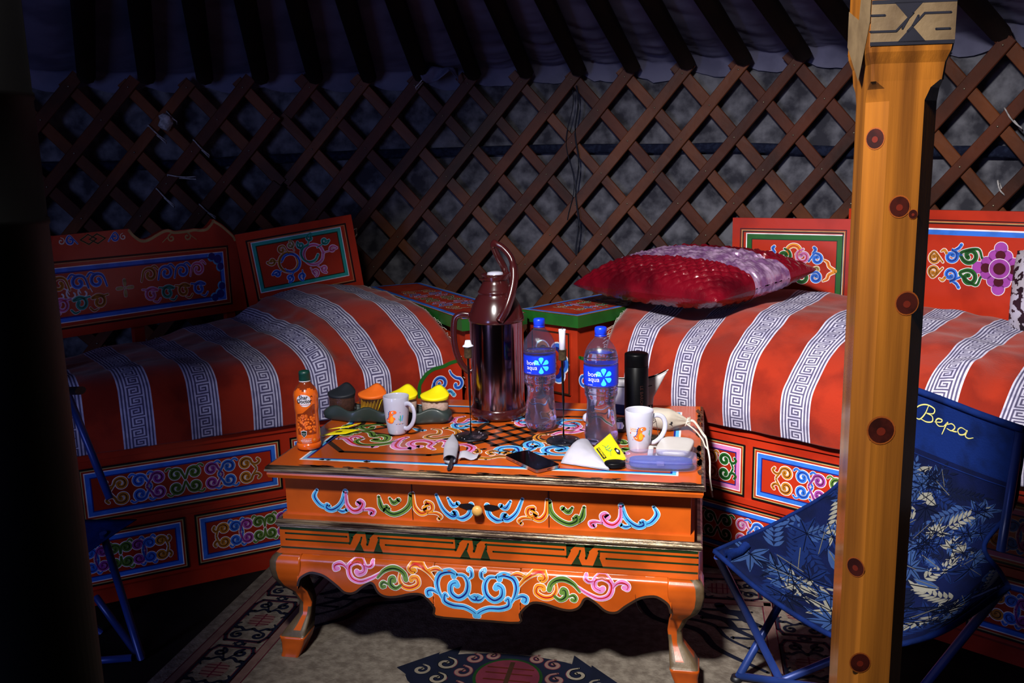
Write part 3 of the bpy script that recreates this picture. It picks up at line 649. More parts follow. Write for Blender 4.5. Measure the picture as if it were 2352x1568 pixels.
# ---------------------------------------------------------------- bedding
mat('blanket_red','#922814',.9,spec=.1,col2='#781e10',ns=7,bump=.3,bs=180,sheen=.15,stretch=(1,1,1))
mat('blanket_light','#c2bfd2',.85,spec=.15,col2='#aaa6c0',ns=30,bump=.25,bs=220)
mat('blanket_dark','#55506c',.85,spec=.1,col2='#4a4660',ns=30)
mat('sheet','#b49c8e',.85,spec=.15,col2='#a08a7c',ns=8,bump=.2,bs=25)
mat('fringe','#c8c0b4',.9)
KEY=["#########","#.......#","#.#####.#","#.#...#.#","#.#.###.#","#.#.....#","#.#######","#........"]
def cell(c,r):
    if c in (1,3,15,17): return True
    if 5<=c<=13:
        u=(r//8)%2; k=c-5 if u==0 else 13-c; return KEY[r%8][k]=='#'
    return False
def blanket(label,B,s0,s1,stripes,warp,prof,ends):
    """prof(s)->list of (offset,z) rails from hem to back edge"""
    W=.0895; NC=19; us=[(s0,None)]
    cuts=[]
    s=s0
    st=sorted(stripes); pos=[]
    edges=[]; x=s0
    for a in st:
        if a>x+.001:
            n=max(2,int((a-x)/.012)); 
            for i in range(n): edges.append((x+(a-x)*i/n,-1))
        for c in range(NC):
            q=a+W*c/NC
            if q>=x-1e-6 and q<s1: edges.append((q,c))
        x=a+W
    if x<s1:
        n=max(2,int((s1-x)/.012))
        for i in range(n): edges.append((x+(s1-x)*i/n,-1))
    edges.append((s1,-1)); 
    edges=[e for e in edges if s0-1e-6<=e[0]<=s1+1e-6]
    NT=200; rows=[]
    for s,_ in edges:
        rails=cr([V((o,z)) for o,z in prof(s)],10); 
        L=[0]; 
        for a,b in zip(rails,rails[1:]): L.append(L[-1]+(b-a).length)
        row=[]; k=0
        for j in range(NT+1):
            d=L[-1]*j/NT
            while k<len(L)-2 and L[k+1]<d: k+=1
            f=(d-L[k])/max(1e-9,L[k+1]-L[k]); p=rails[k].lerp(rails[k+1],f)
            ss=s+warp(s,p.x); t=j/NT
            nz=.010*noise.noise(V((ss*5,t*7,2)))+.004*noise.noise(V((ss*16,t*14,5)))
            nz*=min(1,t*6+.25)
            hang=max(0,1-t*3.2); p2=B(ss,p.x-.010*hang*noise.noise(V((ss*9,t*2,7)))-.004*hang,p.y+nz*(1-hang*.8)); row.append(p2)
        rows.append(row)
    mb=MB()
    def mt(i,j):
        c=edges[i][1]
        if c<0: return 'blanket_red'
        return 'blanket_dark' if cell(c,j) else 'blanket_light'
    mb.grid(rows,mt,True)
    o=mb.build('blanket'); tag(o,label,'blanket'); sl=o.modifiers.new('s','SOLIDIFY'); sl.thickness=.005; sl.offset=-1
    # fringe strands along a short side
    for which in ends:
        row=rows[0] if which==0 else rows[-1]; nb=rows[1] if which==0 else rows[-2]
        fm=MB(); rnd=random.Random(11+which)
        for j in range(4,NT-4,2):
            p=row[j]; d=(row[j]-nb[j]).normalized(); l=rnd.uniform(.016,.03) if which==0 else rnd.uniform(.006,.014)*(1.6 if rnd.random()<.2 else 1)
            if which==1 and rnd.random()<.35: continue
            q=p+d*l*.5+V((rnd.uniform(-.004,.004),rnd.uniform(-.004,.004),.002)); e=p+d*l+V((rnd.uniform(-.008,.008),rnd.uniform(-.008,.008),-.008))
            fm.tube([p,q,e],.0011,'fringe',4)
        if fm.v: fm.build('fringe',o)['kind']='stuff'
    return o
zS=[(-.6,.67),(.3,.668),(.48,.655),(.6,.648),(.68,.655),(.735,.685),(.80,.65),(.87,.628),(.95,.628),(1.04,.660),(1.13,.664),(1.19,.672)]
zB=[(-.6,.645),(-.05,.655),(.3,.675),(.57,.690),(.69,.70),(.79,.745),(.84,.772),(1.0,.802),(1.19,.780)]
oB=[(-.6,.32),(-.05,.50),(.3,.64),(.55,.76),(.8,.82),(1.2,.84)]
def profL(s):
    a,b,o=interp(zS,s),interp(zB,s),interp(oB,s)
    return [(-.018,.470),(-.026,.53),(-.020,.585),(.004,a-.022),(.05,a+.008),(.13,a+.3*(b-a)+.012),(.32,a+.75*(b-a)+.008),(o-.06,b),(o,b-.012)]
blanket('red blanket with pale key pattern stripes draped over the left bed',LB,-.55,1.187,[-.447,-.259,-.07,.116,.305,.49,.672,.852,1.043],lambda s,o:-.14*max(0,o)*(1 if s<.9 else max(.5,1-(s-.9)*2)),profL,[1])
zSR=[(-.58,.672),(-.475,.712),(-.37,.722),(-.275,.706),(-.17,.714),(-.06,.716),(.035,.712),(.13,.682),(.22,.690),(.51,.70),(.6,.728),(.67,.682),(.9,.69)]
zM=[(-.58,.755),(-.46,.760),(-.37,.746),(-.27,.738),(-.08,.775),(.04,.778),(.11,.776),(.18,.767),(.51,.752),(.6,.742),(.9,.74)]
zBR=[(-.6,.77),(-.29,.788),(0,.796),(.27,.783),(.37,.779),(.47,.762),(.57,.752),(.9,.75)]
def profR(s):
    a,m_,b=interp(zSR,s),interp(zM,s),interp(zBR,s)
    return [(-.018,.472),(-.03,.53),(-.024,.60),(.012,a-.045),(.08,a),(.18,a*.45+m_*.55),(.30,m_),(.48,(m_+b)/2),(.61,b),(.65,b-.01)]
blanket('brighter red blanket with pale key pattern stripes draped over the right bed',RB,-.50,1.0,[-.412,-.229,-.046,.140,.325,.515,.700,.885],lambda s,o:-(max(0,o+.03))*max(0,(.25-s))*.5,profR,[0])
def mattress(label,B,s0,s1,prof,m,dz=.02,bulge0=0):
    mb=MB(); rows=[]; n=60
    for i in range(n+1):
        s=s0+(s1-s0)*i/n; r=cr([V((o,z)) for o,z in prof(s)],4); row=[]
        sh=min(1,(i/n)/.05,1) if bulge0 else 1
        for p in r:
            z=max(.482,p.y-dz); o=p.x+dz
            z=.482+(z-.482)*math.sqrt(max(0,1-(1-sh)**2)) if bulge0 else z
            z+=.006*noise.noise(V((s*14,p.x*9,1))) if z>.5 else 0
            row.append(B(s,o,z))
        e=r[-1]; row+= [B(s,e.x+dz,.50),B(s,e.x+dz,.482),B(s,.02,.482)]
        rows.append(row)
    mb.grid(rows,m,True,cv=True)
    k=len(rows[0]); base=len(mb.v)-k*(n+1)
    mb.f.append([base+j for j in range(k)]); mb.m.append(m); mb.s.append(False)
    mb.f.append([base+k*n+j for j in range(k-1,-1,-1)]); mb.m.append(m); mb.s.append(False)
    o=mb.build('mattress'); tag(o,label,'mattress'); return o
profLm=lambda s:[(max(a,.0),b) for a,b in profL(s+.1*0)]
mattress('beige mattress hidden under the striped blanket of the left bed',LB,-.5,1.10,lambda s:[(max(.0,a),b-.008) for a,b in profL(s)],'sheet',.024)
mattress('beige mattress with its corner poking out beside the green lidded chest, right bed',RB,-.585,.98,lambda s:[(max(.0,a),b-.008) for a,b in profR(s)],'sheet',.022,1)
# pillow shapes -----------------------------------------------------------
mat('satin_red','#74081a',.24,spec=1,metal=.15,col2='#4a0410',ns=6,bump=.5,bs=110)
mat('satin_pink','#c8a4c8',.22,spec=1,metal=.5,bump=1,bs=75,col2='#8c5e90',ns=30,nlo=.4,nhi=.6,stretch=(1,1,1))
mat('leopard','#a8a2b4',.5,spec=.3,col2='#989098',ns=10,bump=.1)
def pillow(name,label,c,ax,ay,az,L,W,T,mt,n=40,fn_d=None,power=.42,cat='pillow'):
    ax,ay,az=V(ax).normalized(),V(ay).normalized(),V(az).normalized(); mb=MB()
    def P(u,v,sg):
        e=max(0,(1-abs(u)**3.2)*(1-abs(v)**3.2)); t=T*(e**power)*.5
        k=1-.10*(abs(v)**2)*(1-abs(u)**4); k2=1-.10*(abs(u)**2)*(1-abs(v)**4)
        p=V((u*L/2*k,v*W/2*k2,sg*t))
        if fn_d: p=fn_d(u,v,sg,p)
        if sg<0: p.z*=.75
        return V(c)+ax*p.x+ay*p.y+az*p.z
    for sg in (1,-1):
        g=[[P(-1+2*i/n,-1+2*j/n,sg) for j in range(n+1)] for i in range(n+1)]
        mb.grid(g,(lambda i,j:mt(-1+2*(i+.5)/n,-1+2*(j+.5)/n,sg)),True,flip=sg<0)
    o=mb.build(name); tag(o,label,cat); return o
axp=RU*.59+RN*-.04; ayp=RU*.11+RN*.42
def dis(u,v,sg,p):
    if v<-.28 or v>.5:
        a=(p.x*46+p.y*56); b=(p.x*46-p.y*56)
        q=abs(math.sin(a*1.5))*abs(math.sin(b*1.5)); edge=(1-max(abs(u),abs(v))**8)
        p.z+=sg*edge*(.010*(q**.6-.5)+.0045*noise.noise(V((p.x*70+p.y*40,p.y*90,0)))+.005*noise.noise(V((p.x*28,p.y*22,3))))
    else:
        p.z+=sg*(.006*noise.noise(V((p.x*30+4*noise.noise(p*9),p.y*110,1)))+.005*noise.noise(V((p.x*55,p.y*60,5))))
        p.z-=.02*math.exp(-((p.x-.16-p.y*.5)**2)/.0008)*(1 if sg>0 else 0)*max(0,u)
    return p
pc=RB(-.405,.335,.862)
pillow('pillow','shiny crinkled dark red pillow with pale mauve middle band on the right bed',pc,axp+V((0,0,-.005)),ayp+V((0,0,.062)),V((0,0,1))+RN*-.14,.62,.46,.175,lambda u,v,sg:'satin_pink' if -.28<v<.5 and (sg>0 or u>.75) else 'satin_red',n=200,fn_d=dis)
MATS['leopard_spot']=MATS['leopard'].copy(); b_=MATS['leopard_spot'].node_tree
for nd in b_.nodes:
    if nd.type=='VALTORGB':
        nd.color_ramp.elements[0].color=lin('#2a1420'); nd.color_ramp.elements[1].color=lin('#1c0d16')
def lep(u,v,sg):
    q=V((u*6.5,v*5.2,sg*3)); return 'leopard_spot' if noise.noise(q*1.25)>.16 or noise.noise(q*2.3+V((5,1,0)))>.3 else 'leopard'
pillow('cushion','pale cushion with dark animal spots at the right frame edge, on the right bed',(1.035,2.83,.865),(.78,-.6,.12),(0.05,.1,1),(-.6,-.78,.05),.28,.26,.16,lep,n=90,cat='cushion')
# ================================================================ TABLE
DATA={"top":[["pink",0.016,[[-0.9629,2.264],[-0.941,2.2667],[-0.9031,2.2246],[-0.8718,2.2119],[-0.8364,2.2081]]],["pink",0.012,[[-0.9093,2.2406],[-0.9297,2.2725],[-0.918,2.2914],[-0.8971,2.2721],[-0.9027,2.2585]]],["green",0.016,[[-0.8961,2.2766],[-0.9032,2.2456],[-0.8798,2.2191],[-0.8482,2.2189],[-0.8148,2.2356],[-0.7902,2.2639],[-0.7854,2.2815]]],["green",0.016,[[-0.932,2.321],[-0.9201,2.3406],[-0.8915,2.3304],[-0.8712,2.2971],[-0.8535,2.3081],[-0.8295,2.2935],[-0.8257,2.2595],[-0.8552,2.2601],[-0.8545,2.273]]],["green",0.013,[[-0.9847,2.3282],[-0.9621,2.2994],[-0.9454,2.3059],[-0.9502,2.3324],[-0.9652,2.3352]]],["green",0.013,[[-0.9655,2.4009],[-0.9882,2.3934],[-0.9828,2.3655],[-0.9641,2.3537],[-0.9532,2.3691]]],["green",0.013,[[-0.877,2.4066],[-0.903,2.4083],[-0.9412,2.3894],[-0.9257,2.363],[-0.907,2.3652],[-0.9055,2.3842]]],["pink",0.018,[[-0.7755,2.3001],[-0.7878,2.2727],[-0.7843,2.2228],[-0.7636,2.1994],[-0.7325,2.2065]]],["pink",0.016,[[-0.6708,2.2046],[-0.69,2.2264],[-0.6894,2.2553],[-0.7143,2.2732],[-0.7433,2.2654],[-0.747,2.2398],[-0.7295,2.2215],[-0.7147,2.2233]]],["pink",0.012,[[-0.683,2.2645],[-0.6726,2.2826],[-0.653,2.2682],[-0.648,2.2317]]],["pink",0.016,[[-0.6166,2.2478],[-0.5979,2.2543],[-0.5735,2.2329],[-0.572,2.2013],[-0.5869,2.1916]]],["brown",0.013,[[-0.7265,2.3869],[-0.7043,2.3758],[-0.6969,2.3405],[-0.7151,2.3294],[-0.7217,2.3067],[-0.695,2.297],[-0.6731,2.3126],[-0.6456,2.3379],[-0.6484,2.3688],[-0.6738,2.3932],[-0.6921,2.4003]]],["cyan",0.015,[[-0.5874,2.4745],[-0.6185,2.466],[-0.6288,2.4745]]],["cyan",0.015,[[-0.6385,2.4685],[-0.6513,2.4429],[-0.6754,2.44],[-0.6642,2.4083],[-0.6446,2.406],[-0.6334,2.426]]],["cyan",0.012,[[-0.7808,2.385],[-0.7594,2.3691],[-0.7489,2.3704]]],["brown",0.012,[[-0.5647,2.2022],[-0.5475,2.1927],[-0.5554,2.2152],[-0.5651,2.214]]],["brown",0.014,[[-0.5716,2.1703],[-0.5496,2.1504],[-0.5121,2.1477]]],["cyan",0.018,[[-0.4615,2.2091],[-0.4434,2.2113],[-0.4538,2.2441],[-0.4752,2.2501],[-0.497,2.2387],[-0.4995,2.2127],[-0.483,2.1979]]],["cyan",0.016,[[-0.4521,2.2019],[-0.4306,2.213],[-0.4126,2.245],[-0.4279,2.2561],[-0.4353,2.2815],[-0.4225,2.301],[-0.4035,2.2855],[-0.3972,2.2642],[-0.4129,2.2623]]],["cyan",0.018,[[-0.3117,2.2032],[-0.3478,2.2027],[-0.374,2.2201],[-0.3781,2.2451],[-0.3623,2.2625],[-0.3358,2.2633],[-0.3257,2.2474],[-0.3368,2.2333],[-0.3431,2.2409]]],["cyan",0.013,[[-0.4015,2.2125],[-0.3892,2.2016],[-0.3688,2.2041]]],["brown",0.014,[[-0.5373,2.158],[-0.5097,2.1518],[-0.4873,2.1685],[-0.4559,2.1684],[-0.4646,2.192],[-0.4805,2.1983]]],["brown",0.012,[[-0.4977,2.2045],[-0.5125,2.2111],[-0.5201,2.1974],[-0.5087,2.1822]]],["brown",0.014,[[-0.3962,2.3736],[-0.4173,2.3663],[-0.4207,2.3377],[-0.4053,2.3121],[-0.3826,2.3059],[-0.3718,2.2894]]],["pink",0.015,[[-0.3713,2.4498],[-0.3615,2.4814],[-0.3363,2.4864],[-0.3187,2.4611],[-0.3267,2.4352],[-0.35,2.4404]]],["pink",0.015,[[-0.3791,2.3709],[-0.3607,2.397],[-0.325,2.4013],[-0.3033,2.4282]]],["pink",0.014,[[-0.5159,2.4945],[-0.4937,2.5023],[-0.4974,2.4757],[-0.4812,2.4519],[-0.4679,2.4586]]],["green",0.018,[[-0.2876,2.2999],[-0.2798,2.2574],[-0.2504,2.2275],[-0.2112,2.2201],[-0.1878,2.2437],[-0.1719,2.271]]],["green",0.014,[[-0.2017,2.3463],[-0.1851,2.3394],[-0.1804,2.3132]]],["pink",0.014,[[-0.2226,2.2064],[-0.199,2.2257],[-0.1691,2.2337]]],["green",0.014,[[-0.1172,2.3568],[-0.1018,2.3677],[-0.0931,2.3507],[-0.1028,2.3317]]]],"apron":[["pink",0.0085,[[-0.2467,0.2751],[-0.2738,0.2598],[-0.3008,0.2501],[-0.3226,0.2564],[-0.3315,0.2737],[-0.3282,0.2907],[-0.3089,0.3003],[-0.2917,0.2932],[-0.2905,0.2766],[-0.3041,0.2693],[-0.3104,0.2741]]],["pink",0.007,[[-0.3335,0.2769],[-0.3449,0.2896],[-0.358,0.2925],[-0.3695,0.2868],[-0.3691,0.2767],[-0.36,0.2796]]],["pink",0.006,[[-0.2896,0.2911],[-0.2766,0.2887],[-0.2686,0.2948],[-0.2694,0.3003]]],["green",0.0085,[[-0.255,0.2634],[-0.2399,0.2801],[-0.2198,0.2899],[-0.2004,0.2883],[-0.1858,0.2772],[-0.1811,0.2631]]],["green",0.0085,[[-0.1915,0.2501],[-0.2071,0.2401],[-0.2209,0.248],[-0.2213,0.2613],[-0.2146,0.2652],[-0.2116,0.2587]]],["green",0.006,[[-0.2274,0.2486],[-0.2391,0.2534],[-0.246,0.2473],[-0.2431,0.2408],[-0.2364,0.2424]]],["orange",0.008,[[-0.1967,0.2764],[-0.1974,0.2608],[-0.1873,0.246],[-0.168,0.2429],[-0.1492,0.2532],[-0.1518,0.2685],[-0.1647,0.2687],[-0.1671,0.263]]],["orange",0.0085,[[-0.1048,0.2652],[-0.1211,0.2839],[-0.1418,0.299],[-0.161,0.3021],[-0.1711,0.2926],[-0.165,0.2841],[-0.1584,0.2879]]],["orange",0.006,[[-0.0868,0.2918],[-0.1036,0.295],[-0.1208,0.2905]]],["cyan",0.0095,[[-0.0873,0.2245],[-0.0972,0.2437],[-0.1006,0.2655],[-0.0913,0.2838],[-0.0699,0.2907],[-0.0563,0.2862],[-0.0576,0.2796]]],["cyan",0.0095,[[-0.0511,0.2844],[-0.0322,0.2824],[-0.0213,0.2646],[-0.0253,0.2402],[-0.0447,0.2266],[-0.0634,0.2374],[-0.0648,0.2571],[-0.0539,0.2645],[-0.0489,0.2583]]],["cyan",0.0065,[[-0.0199,0.2757],[-0.0123,0.2828],[-0.013,0.2947],[-0.0202,0.2975]]],["cyan",0.0075,[[-0.0975,0.2348],[-0.1122,0.2426],[-0.1251,0.2394],[-0.1235,0.2285],[-0.1169,0.2312]]],["cyan",0.0075,[[-0.0212,0.2361],[-0.011,0.2259],[-0.0006,0.2245],[-0.0024,0.2342],[-0.0108,0.2314]]],["cyan",0.009,[[-0.0733,0.2289],[-0.0805,0.2339],[-0.0812,0.2161],[-0.0603,0.2066],[-0.0307,0.2045],[-0.0099,0.1951],[0.0034,0.1829]]]],"drawer":[["cyan",0.008,[[-0.4214,0.466],[-0.4292,0.4522],[-0.4277,0.4412],[-0.4152,0.4262],[-0.3998,0.4203]]],["cyan",0.008,[[-0.3894,0.4242],[-0.397,0.4283],[-0.3988,0.4181],[-0.3845,0.414],[-0.3659,0.4244],[-0.3537,0.4406],[-0.3454,0.4653]]],["cyan",0.006,[[-0.3687,0.4153],[-0.3555,0.4116],[-0.344,0.4167]]],["pink",0.0085,[[-0.3445,0.4632],[-0.343,0.4323],[-0.3285,0.4153],[-0.3105,0.4185],[-0.3007,0.4345],[-0.307,0.4408],[-0.3129,0.435]]],["pink",0.006,[[-0.3016,0.419],[-0.2838,0.421],[-0.2719,0.4173],[-0.2757,0.4093],[-0.2822,0.4112]]],["green",0.0085,[[-0.2577,0.4566],[-0.2525,0.4305],[-0.2421,0.4211]]],["green",0.008,[[-0.2309,0.425],[-0.2393,0.4323],[-0.2399,0.4201],[-0.2207,0.4113],[-0.1963,0.4203],[-0.1781,0.4388],[-0.1725,0.4653]]],["green",0.007,[[-0.2294,0.4536],[-0.2192,0.441],[-0.2057,0.4505]]],["orange",0.008,[[-0.168,0.4699],[-0.1653,0.4352],[-0.1509,0.4184],[-0.1357,0.4226],[-0.1396,0.4322]]],["orange",0.007,[[-0.1314,0.4217],[-0.1203,0.431],[-0.1219,0.444],[-0.1346,0.4477],[-0.1327,0.4413]]],["orange",0.005,[[-0.1337,0.4194],[-0.11,0.4207],[-0.0975,0.4127],[-0.1042,0.4057]]],["cyan",0.008,[[-0.108,0.4686],[-0.0924,0.4325],[-0.0719,0.4141],[-0.059,0.417],[-0.0608,0.4256],[-0.0662,0.4231]]],["cyan",0.0085,[[-0.0592,0.4126],[-0.0423,0.4103],[-0.0249,0.4232],[-0.0199,0.4473]]],["cyan",0.007,[[-0.0785,0.4615],[-0.0665,0.4426],[-0.0536,0.4487]]]]}
XC=-.517; TX0,TX1,TY0,TY1,TZ=-1.060,.025,2.025,2.722,.53
tb=thing('low_table','orange painted low table with gilt edge, drawer and curved legs','table',(XC,2.35,0))
mb=MB(); TM='paint_table'
# top slab with stepped gilt moulding
def ring(z,d): return [V((TX0-d,TY0-d,z)),V((TX1+d,TY0-d,z)),V((TX1+d,TY1+d,z)),V((TX0-d,TY1+d,z))]
prof=[(.530,-.006,TM),(.528,0,'gold_trim'),(.5255,.0025,'gold_trim'),(.5225,.0015,'gold_trim'),(.5205,.004,'gold_trim'),(.516,.0045,'gold_trim'),(.5135,.0005,'gold_trim'),(.5125,-.001,TM),(.506,0,TM),(.497,-.003,TM),(.4955,-.007,TM)]
rs=[]
for z,d,_ in prof:
    r=ring(z,d); row=[]
    for i in range(4):
        for j in range(12): row.append(r[i].lerp(r[(i+1)%4],j/12))
    rs.append(row)
mb.grid(rs,lambda i,j:prof[i+1][2],False,cv=True)
mb.f.append(list(range(0,48))); mb.m.append(TM); mb.s.append(False)
k=len(rs[0])*(len(rs)-1); mb.f.append([k+j for j in range(47,-1,-1)]); mb.m.append(TM); mb.s.append(False)
cv=Canvas(mb,lambda u,v,h:V((u,v,TZ+h)),.0003)
cv.h=.0003
frame(cv,-.994,2.078,-.034,2.645,[(0,.006,'white'),(.005,.010,'cyan'),(.014,.005,'navy')])
def oct_line(P,w=.015): 
    for a,b in zip(P,P[1:]): cv.ribbon([V(a),V(b)],[.015,.015],'darkbrown',cv.h+.0001)
for mx in (1,-1):
    m_=lambda p:(XC+mx*(p[0]-XC),p[1])
    oct_line([m_(p) for p in [(-.60,2.33),(-.575,2.20),(-.670,2.156),(-.909,2.155),(-.9785,2.235),(-.9785,2.34),(-.945,2.40),(-.955,2.47),(-.909,2.56),(-.670,2.56),(-.575,2.52),(-.60,2.39)]])
    oct_line([m_(p) for p in [(-.96,2.36),(-.90,2.42),(-.86,2.39),(-.92,2.34),(-.82,2.31)]],.012)
for i in range(4):
    o_=-.0675+i*.045
    for sg in (1,-1):
        d=V((1,sg)).normalized(); q=V((XC,2.355))+V((1,-sg)).normalized()*o_; L=.112 if i in (1,2) else .0755
        cv.ribbon([q-d*L,q+d*L],[.0155,.0155],'darkbrown',cv.h+.0002)
for sx in (-1,1):
    for sy in (-1,1):
        cv.ribbon([V((XC+sx*.02,2.355+sy*.13)),V((XC+sx*.085,2.355+sy*.165))],[.012,.012],'darkbrown',cv.h+.0002)
        cv.ribbon([V((XC+sx*.105,2.355+sy*.02)),V((XC+sx*.15,2.355+sy*.06))],[.012,.012],'darkbrown',cv.h+.0002)
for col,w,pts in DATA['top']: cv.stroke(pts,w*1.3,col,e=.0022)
# the far half repeats the near half
for col,w,pts in DATA['top']:
    ys=[p[1] for p in pts]
    if max(ys)<2.30 : cv.stroke([(p[0],2*2.365-p[1]) for p in pts],w,col,e=.0022)
# worn chips at the front edge
rnd=random.Random(8)
for i in range(30):
    x=rnd.uniform(TX0+.02,TX1-.03); y=TY0+rnd.uniform(.006,.014) if i<25 else TY0+.06; l=rnd.uniform(.008,.045)*(1 if i<25 else .3); 
    if i%6==0: l*=1.5
    P=[]; n=10
    for k in range(n): a=2*PI*k/n; P.append((x+l*cos(a)*rnd.uniform(.6,1),y+rnd.uniform(.003,.008)*sin(a)))
    cv.poly(P,'wear',cv.h+.0001)
for i in range(16):
    y=rnd.uniform(TY0+.05,TY1-.05); x=TX1-rnd.uniform(.006,.014); P=[(x+rnd.uniform(.004,.009)*cos(2*PI*k/9),y+rnd.uniform(.015,.03)*sin(2*PI*k/9)) for k in range(9)]; cv.poly(P,'wear',cv.h+.0001)
mb.build('tabletop',tb)
# carcass with drawer
mb=MB(); mb.box((XC,2.372,.4395),(1.027,.614,.110),TM)
mb.box((XC,2.370,.381),(1.045,.628,.016),TM)
# ledge
L0=[( -.518,2.040,.397),( .518,2.040,.397)]
fx=lambda u,v,h:V((XC+u*1.012,2.065-h,1.26-(1.26-v)*1.012)); cv=Canvas(mb,fx,.0016)
drw=DATA['drawer']
mir=lambda a,b:(-a,b)
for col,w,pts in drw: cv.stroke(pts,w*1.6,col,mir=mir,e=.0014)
for side,rot in ((1,0),(-1,0)): pass
for a,b in (((-.171,.397),(-.171,.495)),((.172,.397),(.172,.495)),((-.171,.3985),(.172,.3985))): cv.stroke([a,b],.0016,'black',dark=None,outline=None,taper=False)
mb.build('carcass',tb)
# drawer with knob
mb=MB(); mb.box((XC,2.075,.4405),(.342,.022,.104),TM); d_=mb.build('drawer',tb)
mb=MB(); Mk=Matrix.Translation((XC,2.0645,.431))@Matrix.Rotation(PI/2,4,'X')
mat('knobwood','#c8964a',.4,col2='#a87432',ns=20)
mb.lathe([(.006,0),(.006,.010),(.010,.016),(.0135,.022),(.0125,.028),(.007,.031),(.001,.032)],'knobwood',20,M=Mk); mb.build('knob',d_)
for sx in (-1,1):
    mb=MB(); cv=Canvas(mb,fx,.0046); cv.poly([(sx*.012,.448),(sx*.025,.452),(sx*.047,.449),(sx*.052,.443),(sx*.03,.435),(sx*.014,.438)],'black')
    mb.build('knob_backplate',d_)
# gilt moulding and patterned band
mb=MB(); rows=[]
for z,d,m_ in ((.387,.000,0),(.386,.008,0),(.383,.011,0),(.380,.009,0),(.377,.013,0),(.372,.013,0),(.369,.009,0),(.366,.010,0),(.364,.0,0)):
    z-=.010; X0,X1,Y0,Y1=XC-.529-d,XC+.529+d,2.060-d,2.682+d; c4=[V((X0,Y0,z)),V((X1,Y0,z)),V((X1,Y1,z)),V((X0,Y1,z))]; row=[]
    for i in range(4):
        for j in range(12): row.append(c4[i].lerp(c4[(i+1)%4],j/12))
    rows.append(row)
mb.grid(rows,'gold_trim',False,cv=True); mb.build('gilt_moulding',tb)
mb=MB(); mb.box((XC,2.371,.3235),(1.066,.638,.067),TM); mb.box((XC,2.362,.2925),(1.066,.668,.0085),TM)
def bandpaint(fb,half):
    cv=Canvas(mb,fb,.0004); K='darkgreen'
    cv.rect(-half,.358,half,.3665,K,nu=10); cv.rect(-half,.305,half,.3125,K,nu=10)
    T1=[(-.3386,.3625),(-.3146,.3625),(-.3298,.3479),(-.3375,.3306)]; T2=[(-.2943,.3625),(-.2693,.3625),(-.2855,.3461),(-.2908,.3302)]
    B1=[(-.3271,.3100),(-.2997,.3100),(-.3095,.3335),(-.3046,.3494)]; B2=[(-.2748,.3100),(-.2498,.3100),(-.2595,.3366),(-.2587,.3518)]
    L=[((-.51,.3488),(-.3443,.3486)),((-.51,.3317),(-.3375,.3317)),((-.261,.3505),(-.0577,.3490)),((-.2422,.3330),(-.0582,.3319))]
    for dx in (0,.2765,.553):
        for P in (T1,T2,B1,B2):
            Q=[(a+dx,b) for a,b in P]; Q=[(min(half,a),b) for a,b in Q]; cv.poly(Q,K)
            if P is T1 or P is T2: cv.stroke([Q[2],Q[3]],.0055,K,dark=None,outline=None,taper=False)
            else: cv.stroke([Q[2],Q[3]],.0040,K,dark=None,outline=None,taper=False)
        cv.stroke([(-.261+dx,.3505),(min(half,-.0675+dx if dx<.5 else half),.3495)],.0042,K,dark=None,outline=None,taper=False)
        cv.stroke([(-.2422+dx,.3330),(min(half,-.0600+dx if dx<.5 else half),.3320)],.0042,K,dark=None,outline=None,taper=False)
    for a,b in L[:2]: cv.stroke([a,b],.0042,K,dark=None,outline=None,taper=False)
bandpaint(lambda u,v,h:V((XC+u*1.012,2.052-h,1.26-(1.26-v)*1.011)),.5255)
mb.build('pattern_band',tb)
# bombe apron on front and sides
def yprof(z): return .027*(math.sqrt(max(0,1-((z-.2875)/.0155)**2)) if z>.2875 else 1) + .010*sin(PI*min(1,max(0,(.276-z)/.16)))
OUT=[(-.4720,.2124),(-.468,.232),(-.4605,.2435),(-.4376,.2560),(-.4150,.2550),(-.3980,.2500),(-.384,.2420),(-.363,.2275),(-.3454,.2130),(-.3274,.2105),(-.3126,.2160),(-.3014,.2255),(-.2864,.2360),(-.2740,.2415),(-.2648,.2370),(-.2581,.2240),(-.2481,.2140),(-.2306,.2088),(-.2056,.2110),(-.1699,.2205),(-.1417,.2215),(-.1247,.2100),(-.1081,.1887),(-.1056,.1660),(-.0326,.1640),(0,.1640)]
FULL=[V(p) for p in OUT]+[V((-a,b)) for a,b in reversed(OUT[:-1])]
def apron(place,sc,name,deco):
    mb=MB(); NZ=10; cols=[]; C=cr([V((p.x*sc,p.y)) for p in FULL],3)
    ZT=[0,.12,.25,.4,.55,.68,.78,.85,.90,.94,.97,.99,1.0]; NZ=12
    for p in C: cols.append([place(p.x,p.y+(.303-p.y)*ZT[j],0,p.y+(.303-p.y)*ZT[j]) for j in range(NZ+1)])
    mb.grid(cols,TM,True)
    inner=[[place(p.x,p.y,0,p.y),place(p.x,p.y,-.020,p.y)] for p in C]; mb.grid(inner,'darkbrown',False)
    mb.grid([[place(p.x,p.y,-.020,p.y),place(p.x,.302,-.020,.302)] for p in C],TM,False)
    cv=Canvas(mb,lambda u,v,h:place(u,v,h,v),.0007)
    cv.ribbon([V((p.x,p.y+.003)) for p in C[1:-1]],[.006]*(len(C)-2),'darkbrown',cv.h-.0001,cap=False)
    if deco:
        for col,w,pts in DATA['apron']: cv.stroke([(a,b-.004) for a,b in pts],w*1.55,col,mir=lambda a,b:(-a,b),e=.0013,sub=10)
        cv.stroke([(.387,.262),(.392,.235),(.403,.219)],.0012,'black',dark=None,outline=None)
    return mb.build(name,tb)
apron(lambda u,v,h,z:(lambda k,w:V((XC+u,2.041-yprof(w)-h*math.sqrt(1-k*k),w-.0065+h*k)))(min(1,max(0,(v-.2875)/.0155))*.98,min(v,.3015)),1,'front_apron',1)
